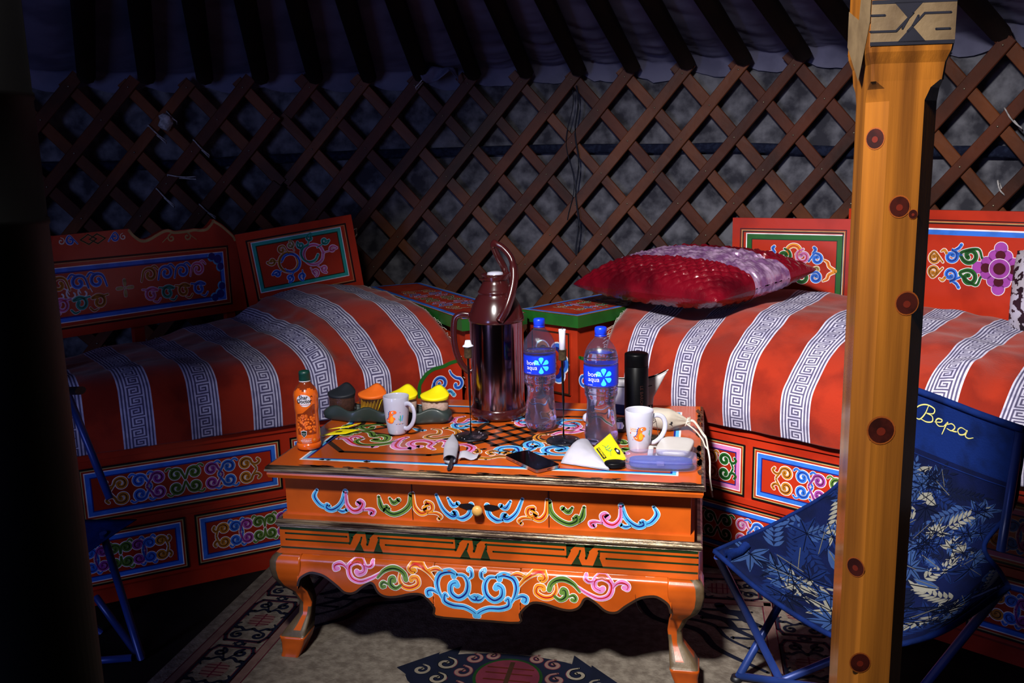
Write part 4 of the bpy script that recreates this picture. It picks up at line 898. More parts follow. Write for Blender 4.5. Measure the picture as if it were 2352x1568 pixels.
apron(lambda u,v,h,z:V((XC+.510+yprof(v)+h,2.362+u,v-.0065)),.62,'side_apron',0)
apron(lambda u,v,h,z:V((XC-.510-yprof(v)-h,2.362-u,v-.0065)),.62,'side_apron',0)
# cabriole legs
SEC=[(.302,-.530,-.462),(.296,-.541,-.462),(.285,-.5465,-.462),(.262,-.5475,-.463),(.237,-.543,-.468),(.2124,-.531,-.472),(.187,-.510,-.466),(.150,-.4955,-.4615),(.120,-.4994,-.465),(.0985,-.516,-.467),(.085,-.5270,-.468),(.069,-.5365,-.470),(.068,-.5390,-.4690),(.046,-.536,-.4745),(.020,-.536,-.485),(.002,-.5405,-.492)]
def leg(sx,sy):
    mb=MB(); rows=[]; zs=[]
    for a,b in zip(SEC,SEC[1:]):
        n=3 if a[0]-b[0]>.012 else 1
        for i in range(n):
            t=i/n; rows.append(tuple(x+(y-x)*t for x,y in zip(a,b)))
    rows.append(SEC[-1]); rows=[(z-.0065*min(1,z/.1),a,b) for z,a,b in rows]; g=[]; yc=2.356
    for z,o_,i_ in rows:
        bulge=-o_-.526; w=i_-o_; xo=XC+sx*(-o_); yo=yc+sy*(.328+bulge+.0); e=.0045
        xi=xo-sx*w; yi=yo-sy*w; bs=max(.004,w*(.18+.16*max(0,min(1,(.15-z)/.06)) if z>.07 else .2))
        g.append([V((xo-sx*0,yo-sy*e,z)),V((xo-sx*e,yo,z)),V((xo-sx*(e+bs),yo,z)),V((xi+sx*(e+(bs*.5 if z<.15 else 0)),yo,z)),V((xi+sx*e*.5,yo-sy*0,z)),V((xi,yo-sy*e,z)),V((xi,yi,z)),V((xo-sx*e,yi,z)),V((xo,yi+sy*e,z)),V((xo,yo-sy*(e+bs),z))])
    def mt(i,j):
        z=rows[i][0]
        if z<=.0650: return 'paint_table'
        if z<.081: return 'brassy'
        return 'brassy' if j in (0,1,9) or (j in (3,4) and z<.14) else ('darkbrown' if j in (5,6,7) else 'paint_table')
    mb.grid(g,mt,True,cv=True); n=10
    mb.f.append(list(range(n))); mb.m.append(TM); mb.s.append(False); k=len(mb.v)-n; mb.f.append([k+j for j in range(n)]); mb.m.append(TM); mb.s.append(False)
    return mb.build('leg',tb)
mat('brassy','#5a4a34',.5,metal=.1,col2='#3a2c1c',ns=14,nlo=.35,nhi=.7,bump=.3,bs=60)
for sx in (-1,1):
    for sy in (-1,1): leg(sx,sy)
mb=MB(); mb.box((XC,2.362,.30),(.98,.58,.02),'darkbrown'); mb.build('underside_board',tb)
# ================================================================ ON THE TABLE
T0=TZ+.0022
def cylfn(r,rz=0,zoff=0):
    """label paint around an upright vessel; u = arc length from the camera-facing side"""
    f=r if callable(r) else (lambda z:r)
    return lambda u,v,h:(lambda rr:V((rr*cos(rz-PI/2+u/max(f(v),.001)),rr*sin(rz-PI/2+u/max(f(v),.001)),v+zoff)))(f(v)+h)
def profr(P):
    def f(z):
        if z<=P[0][1]: return P[0][0]
        for (a,b),(c,d) in zip(P,P[1:]):
            if z<=d: return a+(c-a)*((z-b)/max(1e-9,d-b))
        return P[-1][0]
    return f
def face(x,y): return math.atan2(0-x,-(0-y)) if False else math.atan2(x,y)*-1
clear('pet','#e4e4fa',.05)
mat('water','#ffffff',.0,trans=1,ior=1.33,col2='#ffffff')
mat('bluecap','#1238d8',.35,col2='#0c2cc0',ns=30)
mat('white_glaze','#b0b0c0',.18,spec=.6,col2='#a8a8b8',ns=3,coat=.4)
mat('candlewax','#d8d8e4',.5,col2='#c8c8d8',ns=30,bump=.2,bs=80)
mat('blackiron','#0c0c12',.35,spec=.5,col2='#1c1c26',ns=60,nlo=.55,nhi=.6,bump=.5,bs=90)
mat('rust','#4a3c26',.6,metal=.3,col2='#281c12',ns=60)
mat('maroon','#341012',.2,spec=.6,col2='#381212',coat=.4)
mat('thermosteel','#94747a',.13,metal=1,col2='#8a6a70',ns=3,stretch=(1,1,.1))
mat('paperwhite','#a6a4b0',.85,col2='#9c9aa6',ns=12,bump=.2,bs=60)
# water bottles ----------------------------------------------------------
def ribz(z): return 0
BP=[(.026,.0),(.036,.003),(.0415,.012),(.0445,.026),(.0435,.040),(.0405,.062),(.0375,.088),(.037,.110),(.0385,.124),(.0425,.134),(.0435,.140),(.0425,.143),(.0442,.147),(.0442,.151),(.0430,.155),(.0440,.160),(.0445,.164),(.0445,.216),(.0452,.221),(.0445,.232),(.041,.248),(.034,.264),(.024,.277),(.0165,.285),(.0138,.290),(.0138,.296)]
def bottle(label,loc,rz,tilt=0,flower_shift=.026,level=.246):
    t=thing('water_bottle',label,'bottle',loc,rz,'water bottles on the table')
    mb=MB()
    def sq(a,z):
        k=1
        if z<.03: k*=1+.06*cos(5*a)*(1-z/.03)
        if .035<z<.13: k*=1+.035*cos(6*a+z*55)*sin(PI*(z-.035)/.095)
        return k
    P=cr([V(p) for p in BP],3); P=[(p.x,p.y) for p in P]
    # five-footed base: inner dome
    mb.lathe([(.001,.010),(.010,.006)]+P,'pet',56,cap=False,sq=sq)
    body=mb.build('bottle_body',t,local=True)
    mb=MB(); fr=profr(P); Wp=[(.001,.0113),(.010,.0075)]+[(max(.001,p[0]-.0012),p[1]+.0012) for p in P if p[1]<level]; Wp+= [(fr(level)-.0012,level),(.001,level)]
    mb.lathe(Wp,'water',56,cap=False,sq=sq); mb.build('water',t,local=True)
    mb=MB(); mb.lathe([(.0158,.290),(.0158,.2925),(.0150,.2930),(.0150,.2940),(.0158,.2945),(.0158,.3085),(.0150,.3125),(.012,.3140),(.001,.3142)],'bluecap',40,sq=lambda a,z:1+(.018*(1 if int(a*40/PI)%2 else 0) if z>.295 and z<.309 else 0)); mb.build('cap',t,local=True)
    mb=MB(); mb.lathe([(.0139,.286),(.0168,.2865),(.0168,.2885),(.0139,.289)],'pet',30,cap=False); mb.build('neck_ring',body,local=True)
    # label
    mb=MB(); mb.lathe([(.0452,.165),(.0452,.2155)],'labelblue',56,cap=False); 
    cv=Canvas(mb,cylfn(.0452),.0003,.006)
    def logo(u0):
        cx,cy=u0+.022,.190
        for k in range(6):
            if k==2: continue
            a=R(90+60*k-0); P=[]
            for q in range(14):
                th=2*PI*q/14; rr=.0072*(1+.0*cos(th)); px=.0155+.0075*cos(th); py=.0062*sin(th)*(1+.45*cos(th))
                if cos(th)<-.9: px=.0035; py=0
                P.append((cx+px*cos(a)-py*sin(a),cy+px*sin(a)+py*cos(a)))
            cv.poly(P,'logo',.0006)
        a=R(210-60+0); 
        cv.disc(cx-.0125,cy+.0085,.0062,'logo',.0006,14)
        for k in range(6): cv.disc(cx-.0125+.0036*cos(k*PI/3),cy+.0085+.0036*sin(k*PI/3),.0009,'white',.0008,6)
        cv.text('bon',cx-.030,cy+.0065,.0175,'white',h=.0010,sx=1.0); cv.text('aqua',cx-.0265,cy-.0065,.0175,'white',h=.0010,sx=.98)
        cv.text('боn аква',cx-.036,cy-.021,.0035,'white',h=.001)
    logo(flower_shift); logo(flower_shift+.094); logo(flower_shift-.094)
    for k in range(9): cv.rect(flower_shift-.060,.171+k*.0042,flower_shift-.052+(k%3)*.001,.1722+k*.0042,'softwhite',.0006)
    mb.build('label_wrap',t,local=True)
    return t
# brand text on the label is copied from the photograph
bottle('water bottle with blue cap, left of the white candle, waist visible',(-.421,2.424,T0),-.15,0,-.004,.225)
bottle('water bottle with blue cap, in front of the black flask',(-.239,2.304,T0),-.10,0,-.006,.250)
# juice bottle -----------------------------------------------------------
mat('juice','#e8691a',.2,spec=.6,col2='#d85810',ns=6,coat=.5)
mat('juice_dark','#8a3818',.12,spec=.6,col2='#7a2c10',coat=.3,ns=20)
mat('greencap','#0e3a30',.4,col2='#0a3028')
t=thing('juice_bottle','orange sea buckthorn juice bottle with dark green cap at the table corner','bottle',(-1.006,2.170,T0),.46)
JP=[(.024,0),(.030,.003),(.0325,.010),(.0320,.016),(.0295,.0195),(.0310,.024),(.0315,.05),(.0303,.085),(.0303,.100),(.0318,.112),(.0318,.130),(.0325,.140),(.0315,.152),(.026,.165),(.019,.174),(.0150,.180),(.0138,.184)]
P=[(p.x,p.y) for p in cr([V(p) for p in JP],3)]
mb=MB(); mb.lathe(P,lambda i,j:'juice' if P[i][1]<.163+.004*sin(j*.7) else 'juice_dark',48); jb=mb.build('bottle_body',t,local=True)
mb=MB(); mb.lathe([(.0152,.1835),(.0152,.186)],'white',32,cap=False); mb.lathe([(.0148,.186),(.0150,.187),(.0145,.203),(.0150,.204),(.0138,.2105),(.010,.212),(.001,.2122)],'greencap',40,sq=lambda a,z:1+(.02*(int(a*36/PI)%2) if .188<z<.206 else 0)); mb.build('cap',t,local=True)
mb=MB(); f=cylfn(profr(P)); cv=Canvas(mb,f,.0003,.004)
cv.poly([(-.030,.100),(-.012,.104),(.010,.122),(.016,.126),(.022,.126),(.022,.045),(-.030,.045)],'juice_dark',.0003)
rnd=random.Random(2)
for k in range(85):
    u=rnd.uniform(-.028,.020); v=rnd.uniform(.052,.098)
    if v>.096+ (u+.03)*.45: continue
    r=rnd.uniform(.0030,.0038); h=.0005+k*.000004; cv.disc(u,v,r,'berryshade',h,10); cv.disc(u,v+.0004,r*.88,'berry',h+.000002,10); cv.disc(u-.0006,v+.001,r*.4,'berryhi',h+.000003,8)
cv.disc(-.008,.141,.0185,'softwhite',.0004,24,ry=.0125); cv.disc(-.004,.130,.014,'white',.0005,24,ry=.009)
cv.text('Shar',-.008,.146,.0150,'ink',h=.0008,bold=.0004,sx=.85); cv.text('Doctor',-.006,.1355,.0150,'ink',h=.0008,bold=.0004,sx=.85); cv.text('Sea buckthorn',-.003,.1265,.0045,'textred',h=.0008,bold=.0001)
cv.stroke([(.010,.146),(.013,.149),(.016,.146)],.0016,'ink',dark=None,outline=None)
for s_,c_,h_ in ((1,'softwhite',.0009),(.84,'darkgreen',.0011)): cv.poly([(-.012+x*s_,.0475+y*s_) for x,y in ((-.008,.008),(0,.010),(.008,.008),(.007,-.002),(0,-.010),(-.007,-.002))],c_,h_)
cv.text('doctor',-.012,.049,.0034,'white',h=.0014); cv.text('TP',-.012,.045,.0032,'white',h=.0014)
cv.text('SEA BUCKTHORN',-.006,.0335,.0032,'softwhite',h=.0006); cv.text('NATURALLY',-.008,.0285,.0050,'softwhite',h=.0006,bold=.0002); cv.text('SQUEEZED JUICE',-.006,.0235,.0035,'softwhite',h=.0006)
cv.disc(.014,.030,.0035,'berryhi',.0006,12)
for k in range(16): cv.rect(.020,.060+.004*k,.034,.0606+.004*k,'berryhi',.0006)
mb.build('label_print',t,local=True)
# thermos ----------------------------------------------------------------
t=thing('thermos_jug','tall maroon and steel thermos jug with carry handle','thermos',(-.569,2.548,T0),0)
mb=MB(); mb.lathe([(.070,0),(.080,.002),(.083,.010),(.083,.024),(.081,.030),(.079,.032)],'maroon',56); mb.build('base_ring',t,local=True)
mb=MB(); mb.lathe([(.0785,.032),(.0785,.285)],'thermosteel',72,cap=False); mb.build('steel_body',t,local=True)
mb=MB(); mb.lathe([(.0785,.284),(.0815,.286),(.0815,.292),(.080,.298),(.076,.312),(.068,.334),(.058,.352),(.0505,.362),(.0500,.366),(.0515,.368),(.0515,.372),(.0495,.374),(.047,.380),(.040,.392),(.035,.402),(.035,.412),(.040,.420),(.041,.422),(.038,.422),(.033,.414),(.030,.412),(.02,.412),(.001,.412)],'maroon',56); 
sh=mb.build('shoulder',t,local=True)
mb=MB(); rows=[]
for i in range(7):
    q=i/6; rows.append([V(((.036+.012*q)*cos(a)*(.55 if abs(a+PI*.0)>9 else 1),(.036+.0*q)*sin(a),.404+.022*q*(.5+.5*cos(a)))) for a in [2*PI*j/30 for j in range(30)]])
mb.grid(rows,'maroon',True,cv=True); so=mb.build('spout_collar',t,local=True); m2=so.modifiers.new('s','SOLIDIFY'); m2.thickness=.003
mb=MB(); mb.lathe([(.022,.410),(.024,.420),(.022,.426),(.012,.4285),(.001,.429)],'white_glaze',30); mb.build('stopper',t,local=True)
mb=MB(); H=cr([(-.074,-.02,.303),(-.100,-.022,.304),(-.119,-.022,.292),(-.124,-.022,.250),(-.121,-.022,.205),(-.108,-.022,.165),(-.090,-.020,.140),(-.077,-.018,.132)],6)
mb.tube(H,.0085,'maroon',12,flat=(1.1,.62),up=V((0,1,0))); mb.build('side_handle',t,local=True)
mb=MB(); H=cr([(.026,-.074,.296),(.045,-.068,.330),(.058,-.050,.375),(.062,-.030,.420),(.052,-.012,.465),(.025,-.002,.496),(.002,.002,.507),(-.004,.010,.500),(.004,.024,.47),(.020,.040,.43),(.022,.055,.38),(.016,.068,.34),(.012,.076,.300)],6)
mb.tube(H,[.0165]*22+[.013]*(len(H)-22),'maroon',12,flat=(1,.75),up=V((1,0,0))); mb.build('carry_handle',t,local=True)
mb=MB(); cv=Canvas(mb,cylfn(.0786,0),.0003); cv.rect(-.065,.052,-.048,.066,'blackiron',.0004,4); cv.rect(-.0645,.058,-.052,.060,'brassy',.0006,3); mb.build('sticker',t,local=True)
# candlesticks -----------------------------------------------------------
def stick(label,loc,h,seed):
    t=thing('candlestick',label,'candlestick',loc,0,'black iron candlesticks')
    mb=MB(); rnd=random.Random(seed); mb.lathe([(.046,0),(.047,.0015),(.045,.004),(.02,.006),(.006,.008),(.0035,.012)],'blackiron',40); b=mb.build('base_plate',t,local=True)
    mb=MB()
    for k in range(16):
        a=rnd.uniform(0,6.28); r=rnd.uniform(.01,.038); c=(r*cos(a),r*sin(a),.0045); q=rnd.uniform(.0008,.0022); mb.lathe([(q,0),(q*.8,.0008),(.0001,.0012)],'candlewax',6,c,cap=False)
    mb.build('wax_drips',b,local=True)['kind']='stuff'
    mb=MB(); mb.tube([(0,0,.008),(.001,0,h*.5),(-.001,0,h)],.0034,'blackiron',10); mb.build('stem',t,local=True)
    mb=MB(); mb.lathe([(.004,h-.002),(.0095,h),(.0105,h+.004),(.0105,h+.026),(.0112,h+.027),(.0112,h+.029),(.009,h+.029),(.009,h+.006),(.001,h+.006)],'rust',24,cap=False); mb.build('candle_cup',t,local=True)
    return t
stick('black candlestick with burnt-out stub, in front of the thermos',(-.598,2.318,T0),.222,1)
stick('black candlestick with tall white candle, between the two water bottles',(-.341,2.312,T0),.222,7)
mb=MB(); c=(-.341,2.312,T0+.230); mb.lathe([(.0085,0),(.0085,.060),(.0095,.071),(.0093,.0745),(.006,.073),(.001,.0735)],'candlewax',24,c); o=mb.build('candle'); tag(o,'short white candle standing in the right candlestick','candle')
mb2=MB(); mb2.tube([V(c)+V((0,0,.072)),V(c)+V((.0005,0,.080))],.0008,'ink',6); mb2.build('wick',o)
mb=MB(); c=V((-.598,2.318,T0+.230)); mb.lathe([(.0085,0),(.0088,.022),(.0150,.024),(.0110,.027),(.009,.028),(.007,.040),(.004,.038),(.001,.030)],'candlewax',20,c,sq=lambda a,z:1+.18*noise.noise(V((cos(a)*2,sin(a)*2,z*90)))*(z>.02)); o=mb.build('candle'); tag(o,'melted white candle stub in the left candlestick before the thermos','candle')
# spice tray with four jars ----------------------------------------------
mat('rubbergrey','#2c3634',.4,spec=.4,col2='#27302e',coat=.15)
clear('jarplastic','#e8dcd8',.10,'#a08078')
mat('lid_black','#20242a',.5); mat('lid_orange','#e86a1c',.5,col2='#e06016'); mat('lid_yellow','#e8d80a',.5,col2='#e0d008')
mat('cocoa','#4a2c1c',.95,col2='#38200f',ns=140,bump=.7,bs=200); mat('sugar','#e0d6cc',.9,col2='#d0c2b6',ns=160,bump=.6,bs=250); mat('teapaper','#e8c818',.6,col2='#c89a10',ns=25)
TC=V((-.886,2.462,T0)); 
def tray():
    mb=MB(); rows=[]; n=96
    def outline(a,k):
        # long rounded rectangle with wavy front
        L=.192*k+ (k-1)*.0; W=.043*k; c,s=cos(a),sin(a); e=.55
        x=L*math.copysign(abs(c)**e,c); y=W*math.copysign(abs(s)**e,s)
        return x,y
    for k,z in ((.93,0),(1,.006),(1.015,.02),(1.0,.030),(.95,.036)):
        row=[]
        for j in range(n):
            a=2*PI*j/n; x,y=outline(a,k); zz=z
            if z>.025: zz+=.007*cos(x*2*PI/.098+PI)*(1)+.004
            row.append(TC+V((x,y-.004*cos(x*2*PI/.098)*(y<0),zz)))
        rows.append(row)
    for k,z in ((.88,.030),(.86,.012),(.02,.012)):
        row=[]
        for j in range(n):
            a=2*PI*j/n; x,y=outline(a,k); zz=z+(.007*cos(x*2*PI/.098+PI)+.004 if z>.025 else 0); row.append(TC+V((x,y,zz)))
        rows.append(row)
    mb.grid(rows,'rubbergrey',True,cv=True); mb.f.append(list(range(n-1,-1,-1))); mb.m.append('rubbergrey'); mb.s.append(False)
    o=mb.build('jar_tray'); tag(o,'dark grey green wavy tray holding four spice jars','tray'); return o
tray()
def jar(label,x,y,lid,content,fill):
    t=thing('spice_jar',label,'jar',(x,y,T0+.0125),0,'spice jars in the tray')
    def sq(a,z): return 1/math.sqrt(cos(a)**2+(sin(a)/.72)**2)*(1+.03*cos(3*(a+PI/2)))
    def ell(r0,z0,m,mb,prof):
        mb.lathe(prof,m,48,cap=True,sq=sq)
    mb=MB(); mb.lathe([(.034,0),(.0385,.003),(.0405,.025),(.0410,.056)],'jarplastic',48,cap=False,sq=sq); mb.f.append(list(range(47,-1,-1))); mb.m.append('jarplastic'); mb.s.append(False)
    b=mb.build('jar_body',t,local=True); 
    if content!='tea':
        mb=MB(); rows=[]; 
        P=[(.031,.002),(.0365,.004),(.0385,fill*.6),(.0390,fill)]
        for r,z in P: rows.append([V((r*sq(a,0)*cos(a),r*sq(a,0)*sin(a),z+(.007*noise.noise(V((cos(a)*1.4,sin(a)*1.4,x*9))) if z==fill else 0))) for a in [2*PI*j/48 for j in range(48)]])
        for k in (.8,.55,.25,.02): rows.append([V((.039*k*sq(a,0)*cos(a),.039*k*sq(a,0)*sin(a),fill+.004+.006*noise.noise(V((cos(a)*k*3,sin(a)*k*3,x*9))))) for a in [2*PI*j/48 for j in range(48)]])
        mb.grid(rows,content,True,cv=True); mb.f.append(list(range(47,-1,-1))); mb.m.append(content); mb.s.append(False); mb.build('powder',t,local=True)
    mb=MB(); rows=[]
    def lz(px,py):
        g=math.exp(-((px-.008)/.027)**2)
        return .057+.010*(py+.03)/.06+.020*g*max(0,(py+.020)/.05)**1.6
    for k,dz in ((1.02,-.003),(1.04,0),(1.03,.0015),(.8,.003),(.5,.0035),(.2,.0035),(.01,.0035)):
        rows.append([V((.0415*k*sq(a,0)*cos(a),.0415*k*sq(a,0)*sin(a),lz(.0415*k*sq(a,0)*cos(a),.0415*k*sq(a,0)*sin(a))+dz)) for a in [2*PI*j/48 for j in range(48)]])
    rows.insert(0,[V((.0405*sq(a,0)*cos(a),.0405*sq(a,0)*sin(a),.052)) for a in [2*PI*j/48 for j in range(48)]])
    mb.grid(rows,lid,True,cv=True); mb.build('lid',t,local=True)
    return t
jar('spice jar with black lid full of brown powder, at the left end of the tray',-1.030,2.468,'lid_black','cocoa',.050)
jar('spice jar with orange lid holding upright yellow tea sachets',-.934,2.468,'lid_orange','tea',0)
jar('spice jar with yellow lid, half hidden behind the left white mug',-.838,2.468,'lid_yellow','sugar',.040)
jar('spice jar with yellow lid and white sugar, nearest the thermos',-.742,2.468,'lid_yellow','sugar',.040)
rnd=random.Random(5)
for k in range(7):
    mb=MB(); x=-.957+k*.0070; a=R(4+k*3); M=Matrix.Translation((x,2.462+.002*(k%2),T0+.0165))@Matrix.Rotation(a,4,'Y')@Matrix.Rotation(R(62+4*k),4,'Z')
    vs=[]; 
    mb.box((0,0,.0245),(.030,.0016,.047),'teapaper',M=M); mb.box((0,0,.049),(.030,.0006,.002),'yellow',M=M)
    o=mb.build('tea_sachet'); tag(o,'yellow tea sachet, %s from the left inside the orange lidded jar'%ords[k],'sachet','tea sachets in the jar')
# mugs -------------------------------------------------------------------
MP=[(.020,.0),(.0245,.001),(.0265,.005),(.0285,.018),(.0325,.045),(.0350,.070),(.0360,.090),(.0362,.1065),(.0357,.108),(.0345,.108),(.0335,.104),(.0325,.07),(.028,.030),(.022,.008),(.001,.006)]
def dino(cv,x,y,s,fl=1,h=.0006):
    g=lambda P:[(x+fl*a*s,y+b*s) for a,b in P]
    spk=[(-.52,.95),(-.70,.72),(-.74,.45),(-.72,.18),(-.80,-.08),(-.95,-.3),(-1.12,-.45)]
    for a,b in spk: cv.poly(g([(a-.10,b+.10),(a+.12,b+.10),(a+.06,b-.14),(a-.04,b-.10)]),'purple' if False else 'navy',h)
    cv.poly(g([(q.x,q.y) for q in cr([(-1.35,-.35),(-1.05,-.5),(-.85,-.25),(-.66,.1),(-.62,.55),(-.45,.95),(-.1,1.1),(.35,1.12),(.62,.92),(.52,.62),(.12,.48),(-.02,.25),(.12,-.1),(.18,-.5),(.0,-.95),(-.2,-1.08),(-.5,-1.12),(-.85,-1.0),(-1.15,-.8)],4,True)]),'dino',h+.0002)
    cv.poly(g([(q.x,q.y) for q in cr([(-.15,.25),(.05,-.05),(.12,-.5),(-.05,-.85),(-.35,-.9),(-.5,-.6),(-.42,-.1)],4,True)]),'dinobelly',h+.0004)
    cv.disc(x+fl*-.02*s,y+.78*s,.18*s,'white',h+.0006,14); cv.disc(x+fl*.03*s,y+.78*s,.11*s,'ink',h+.0008,12); cv.disc(x+fl*.0*s,y+.83*s,.04*s,'white',h+.001,8)
    cv.stroke(g([(.25,.70),(.42,.72),(.55,.82)]),.0005,'line',dark=None,outline=None,taper=False)
    cv.stroke(g([(.05,-.1),(.25,-.2),(.28,-.35)]),.22*s,'dino',dark=None,outline=None)
    for a,b in ((-.95,-.55),(-.85,-.7),(-1.05,-.62),(-.75,-.6)): cv.disc(x+fl*a*s,y+b*s,.05*s,'white',h+.0006,6)
def mug(label,loc,rz,hside,kind):
    t=thing('white_mug',label,'mug',loc,rz,'white mugs with orange dinosaur')
    mb=MB(); mb.lathe([(.001,.001)]+MP,'white_glaze',56,cap=False); b=mb.build('mug_body',t,local=True)
    mb=MB(); H=cr([(.033,0,.088),(.046,0,.092),(.060,0,.086),(.067,0,.070),(.065,0,.050),(.055,0,.032),(.040,0,.020),(.029,0,.019)],6)
    mb.tube(H,.0050,'white_glaze',12,flat=(1.25,.85),up=V((0,1,0))); hd=mb.build('handle',t,local=True); hd.rotation_euler=(0,0,hside)
    mb=MB(); cv=Canvas(mb,cylfn(profr(MP[:8])),.0003,.004)
    if kind==0:
        dino(cv,.010,.052,.0170)
        cv.text('Little',-.013,.066,.0075,'berryhi',h=.0006); cv.text('Dino',-.013,.0605,.0075,'berryhi',h=.0006)
        cv.poly([(-.0225,.055),(-.019,.0555),(-.0195,.051),(-.0215,.0515)],'textred',.0006); cv.stroke([(-.0205,.0512),(-.020,.045)],.0004,'cactus',dark=None,outline=None)
        cv.stroke([(.031,.045),(.031,.060)],.002,'cactus',dark=None,outline=None); cv.stroke([(.028,.052),(.030,.049)],.0014,'cactus',dark=None,outline=None)
        cv.disc(-.014,.036,.0012,'purple',.0006,6); cv.disc(.031,.067,.001,'purple',.0006,6)
    else:
        dino(cv,-.010,.055,.0170,1)
        cv.stroke([(.010,.042),(.011,.058)],.0030,'cactus',dark=None,outline=None); cv.stroke([(.006,.052),(.0065,.047),(.0105,.046)],.0014,'cactus',dark=None,outline=None)
        for k in range(4): cv.disc(.0145+.001*k,.045+.004*k,.0022,'cyan',.0005,8)
        for k in range(8): cv.disc(-.001+.0028*k,.034+.0006*(k%3),.0012,('navy','gold','berryhi')[k%3],.0006,6)
        cv.disc(.010,.068,.0012,'purple',.0006,6)
    mb.build('mug_print',t,local=True)
    return t
mug('white mug with an orange dinosaur, in front of the spice tray',(-.812,2.330,T0),.30,-.75,1)
mug('white mug with Little Dino print, beside the pale case',(-.137,2.260,T0),-.02,.25,0)
mb=MB(); mb.tube([V(p) for p in ((-.110,2.300,T0+.107),(-.096,2.312,T0+.06),(-.088,2.316,T0+.012),(-.084,2.31,T0+.002))],.0008,'fringe',5); o=mb.build('tea_string'); tag(o,'thin tea bag string hanging over the rim of the right mug','string')
# flask ------------------------------------------------------------------
mat('flaskblack','#050507',.35,spec=.12,col2='#0a0a0c')
t=thing('flask','slim matt black flask standing behind the right white mug','flask',(-.158,2.470,T0),0)
mb=MB(); mb.lathe([(.030,0),(.0325,.002),(.0328,.012),(.0328,.1755),(.0322,.1762)],'flaskblack',48); b=mb.build('flask_body',t,local=True)
mb=MB(); mb.lathe([(.0322,.1765),(.0328,.1775),(.0328,.207),(.0318,.2105),(.029,.2120),(.001,.2122)],'flaskblack',48); mb.build('cap',t,local=True)
mat('faintprint','#2a0e0a',.5); mb=MB(); cv=Canvas(mb,cylfn(.0328),.0003,.004); cv.text('LE BARON',.0165,.095,.013,'faintprint',h=.0004,rot=-PI/2); mb.build('print',t,local=True)
# white pouch behind -----------------------------------------------------
mat('clothwhite','#c4c0c2',.85,col2='#b0acae',ns=9,bump=.3,bs=40); mat('navycloth','#101a48',.8,col2='#0c1438')
mb=MB(); rows=[]; n=40; c0=V((-.175,2.585,T0))
for i in range(11):
    q=i/10; z=.005+.105*q; row=[]
    for j in range(n):
        a=2*PI*j/n; w=.055+.010*q; d=.022*(1-.35*q); x=w*cos(a); y=d*sin(a); zz=z
        if q>.5: 
            k=(q-.5)*2; x+=.036*k*max(0,cos(a))**2; zz+=.030*k*max(0,cos(a))**3
        row.append(c0+V((x,y+.003*noise.noise(V((a,z*30,0))),zz)))
    rows.append(row)
rows.append([c0+(p-c0)*1+V(((c0.x-p.x)*.10,(c0.y-p.y)*.3,-.002)) for p in rows[-1]]); rows.append([p+V((0,0,-.02)) for p in rows[-1]])
mb.grid(rows,lambda i,j:'navycloth' if i<3 else ('flaskblack' if i>=10 or (i==8 and 20<j<36 and 0) else 'clothwhite'),True,cv=True)
mb.f.append(list(range(n-1,-1,-1))); mb.m.append('navycloth'); mb.s.append(False)
rim=[p for p in rows[10]]; mb.tube(rim,.0012,'clothwhite',6,closed=True); mb.tube([rows[8][j]+V((0,-.0008,0)) for j in range(22,36)],.0012,'flaskblack',6)
o=mb.build('cloth_pouch'); tag(o,'open white pouch with black lining and navy base behind the black flask','pouch')
mb=MB(); M=Matrix.Translation((-.196,2.42,T0))
mb.lathe([(.016,0),(.018,.002),(.018,.010),(.013,.030),(.012,.034),(.001,.034)],'lid_black',24,(-.199,2.425,T0)); 
cv=Canvas(mb,lambda u,v,h:V((-.199+u,2.405-h,T0+v)),.0015); cv.poly([(-.008,.012),(.008,.012),(.012,.021),(.008,.031),(-.008,.031),(-.012,.021)],'softwhite'); cv.text('J',.002,.021,.014,'labelblue',h=.0022)
o=mb.build('small_jar'); tag(o,'small dark jar with pale six-sided tag between right bottle and mug','jar')
# drawstring bag ---------------------------------------------------------
mat('calico','#a89e92',.9,spec=.1,col2='#968c80',ns=14,bump=.35,bs=50)
bag=thing('drawstring_bag','small cream drawstring bag with white cords behind the right mug','bag',(-.075,2.470,T0),0)
mb=MB(); rows=[]; N=26; n=36
for i in range(N+1):
    q=i/N; x=-.062+.128*q
    r=.030*math.sqrt(max(0,1-(1-min(1,q/.30))**2)) if q<.30 else (.030 if q<.55 else .030-.023*((q-.55)/.38 if q<.93 else 1)**1.2 )
    if q>.93: r=.008+.006*(q-.93)/.07
    row=[]
    for j in range(n):
        a=2*PI*j/n; f=1+(.16*cos(7*a+1) if q>.6 else 0)*min(1,(q-.6)/.25 if q>.6 else 0)+.05*noise.noise(V((cos(a)*2,sin(a)*2,q*5)))
        yy=r*1.15*f*cos(a); zz=r*f*sin(a); zz=max(zz,-.027 if q<.8 else -.02)
        row.append(V((x,yy-.02*q,.029-.004*q+zz*(1))))
    rows.append(row)
mb.grid(rows,'calico',True,cv=True); mb.f.append(list(range(n-1,-1,-1))); mb.m.append('calico'); mb.s.append(False); k=len(mb.v)-n; 
cvb=Canvas(mb,lambda u,v,h:V((u,-.012-.033*cos(v/.03)-h,.028+.030*sin(v/.03))),.001)
cvb.text('ION',-.040,.020,.020,'ink',h=.002,rot=-1.2); cvb.poly([(.008,-.004),(.014,-.001),(.013,.003),(.019,.003),(.016,-.003),(.018,-.008),(.012,-.005)],'ink',.0015)
mb.build('bag_body',bag,local=True)
mb=MB(); 
